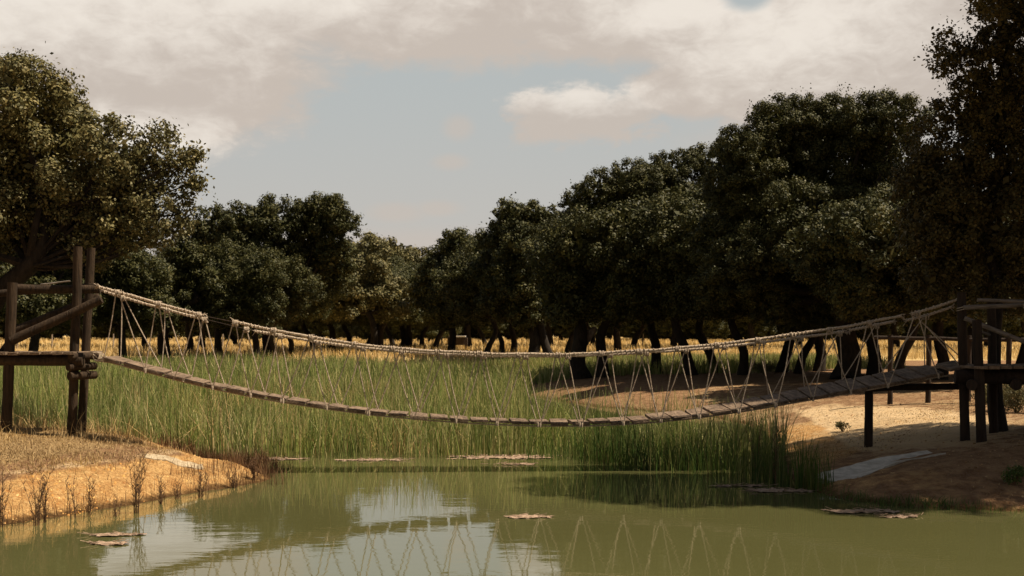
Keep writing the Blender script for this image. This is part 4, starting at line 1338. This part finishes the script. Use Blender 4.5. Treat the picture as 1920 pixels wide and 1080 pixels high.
dead_shrub(84, 980, 0.60, 'upright stems right next to the twiggy shrub near the left edge', 3, 4, 0.15)
dead_shrub(2, 988, 0.72, 'bare shrub cut by the left picture edge', 4, 6, 0.4)
dead_shrub(138, 972, 0.52, 'thin bare stem left of the pair of stems on the orange bank', 5, 2, 0.2)
dead_shrub(170, 968, 0.55, 'pair of thin stems between the twiggy shrub and the tallest shrub', 6, 3, 0.15)
dead_shrub(300, 945, 0.42, 'low twiggy stem just right of the tallest bare shrub', 7, 4, 0.35)
dead_shrub(375, 933, 0.40, 'low bare stems on the right part of the orange bank', 8, 5, 0.4)
dead_shrub(440, 915, 0.36, 'low reddish shrub before the tip of the left bank', 9, 7, 0.5)
dead_shrub(478, 903, 0.34, 'reddish twiggy shrub at the very tip of the left bank', 10, 9, 0.55)
dead_shrub(215, 968, 0.30, 'small bare stem at the waterline left of the tallest shrub', 12, 3, 0.3)
dead_shrub(335, 935, 0.30, 'short crooked stem between the low stems on the orange bank', 13, 3, 0.3)
# right side
dead_shrub(1452, 905, 0.85, 'tall thin bare stems rising above the dark reeds before the sand', 21, 5, 0.2, group='bare stems by the right bank')
dead_shrub(1420, 900, 0.95, 'bare stems with side twigs left of the tall ones before the sand', 22, 4, 0.25, group='bare stems by the right bank')

def bush(px, d, r, label, seed, mat='leaf2', leaf=0.03):
    x = (px - 960) / 2300 * d
    z = gz(x, d)
    rs = random.Random(seed)
    root = empty('small_bush', Vector((x, d, z)), label, 'bush')
    lob = [((x + rs.uniform(-r, r) * 0.6, d + rs.uniform(-r, r) * 0.6, z + r * rs.uniform(0.5, 1.0)), r * rs.uniform(0.4, 0.65)) for _ in range(6)]
    V = crown(lob, leaf, 0.35, 0.5, 0.0)
    V = V - np.array((x, d, z))
    np_mesh('foliage', V, np.arange(len(V)).reshape(-1, 4), M[mat], root)
    mb = MB()
    for c, _ in lob: mb.tube([Vector((x, d, z - 0.03)), Vector(c)], [0.012, 0.004], 5)
    mb.build('stem', M['twig'], root)
bush(1580, 22.5, 0.13, 'tiny green bush alone on the pale sand beneath the bridge', 1)
bush(1872, 23.5, 0.36, 'olive bush behind the right platform posts, left of its neighbour', 2)
bush(1906, 22.8, 0.42, 'larger olive bush behind the right platform close to the picture edge', 3)
bush(1850, 25.5, 0.30, 'small bush farther back between the middle posts of the right platform', 4)
bush(1900, 15.0, 0.16, 'green tuft at the water edge of the right bank near the picture edge', 5, 'reeddark', 0.035)
bush(1435, 43.0, 0.35, 'yellow green bush at the edge of the bare soil under the oaks', 6)

# ------------------------------------------------------------------ small things in the meadow
def trough():
    d = 92
    x = (858 - 960) / 2300 * d
    z = gz(x, d)
    root = empty('feeding_trough', Vector((x, d, z)), 'dark roofed feeder with a pale top standing in the golden meadow', 'feeder')
    MB().box(Vector((x, d, z + 0.85)), Vector((0.75, 0, 0)), Vector((0, 0.4, 0)), Vector((0, 0, 0.28))).build('bin', M['logdark'], root, smooth=False, bevel=0.02)
    MB().box(Vector((x, d, z + 1.22)), Vector((0.62, 0, 0)), Vector((0, 0.5, 0)), Vector((0, 0, 0.05))).build('cover', mat_plain('pale_sheet', (0.75, 0.72, 0.68)), root, smooth=False, bevel=0.01)
    for sx in (-1, 1):
        for sy in (-1, 1):
            MB().tube([Vector((x + sx * 0.62, d + sy * 0.32, z - 0.05)), Vector((x + sx * 0.62, d + sy * 0.32, z + 0.6))], 0.05, 6).build('leg', M['logdark'], root)
trough()
for i, (px, d) in enumerate([(32, 96), (97, 96), (158, 97), (212, 97), (417, 95), (590, 100), (828, 104), (1205, 104)]):
    x = (px - 960) / 2300 * d
    z = gz(x, d)
    o = MB().tube([Vector((x, d, z - 0.1)), Vector((x + 0.02, d, z + 0.7)), Vector((x + 0.03, d, z + 1.35))], [0.07, 0.065, 0.055], 8).build('fence_post', M['palewood'])
    tag(o, 'one of the pale stakes standing in the golden grass far off', 'fence post', 'pale stakes in the golden meadow')
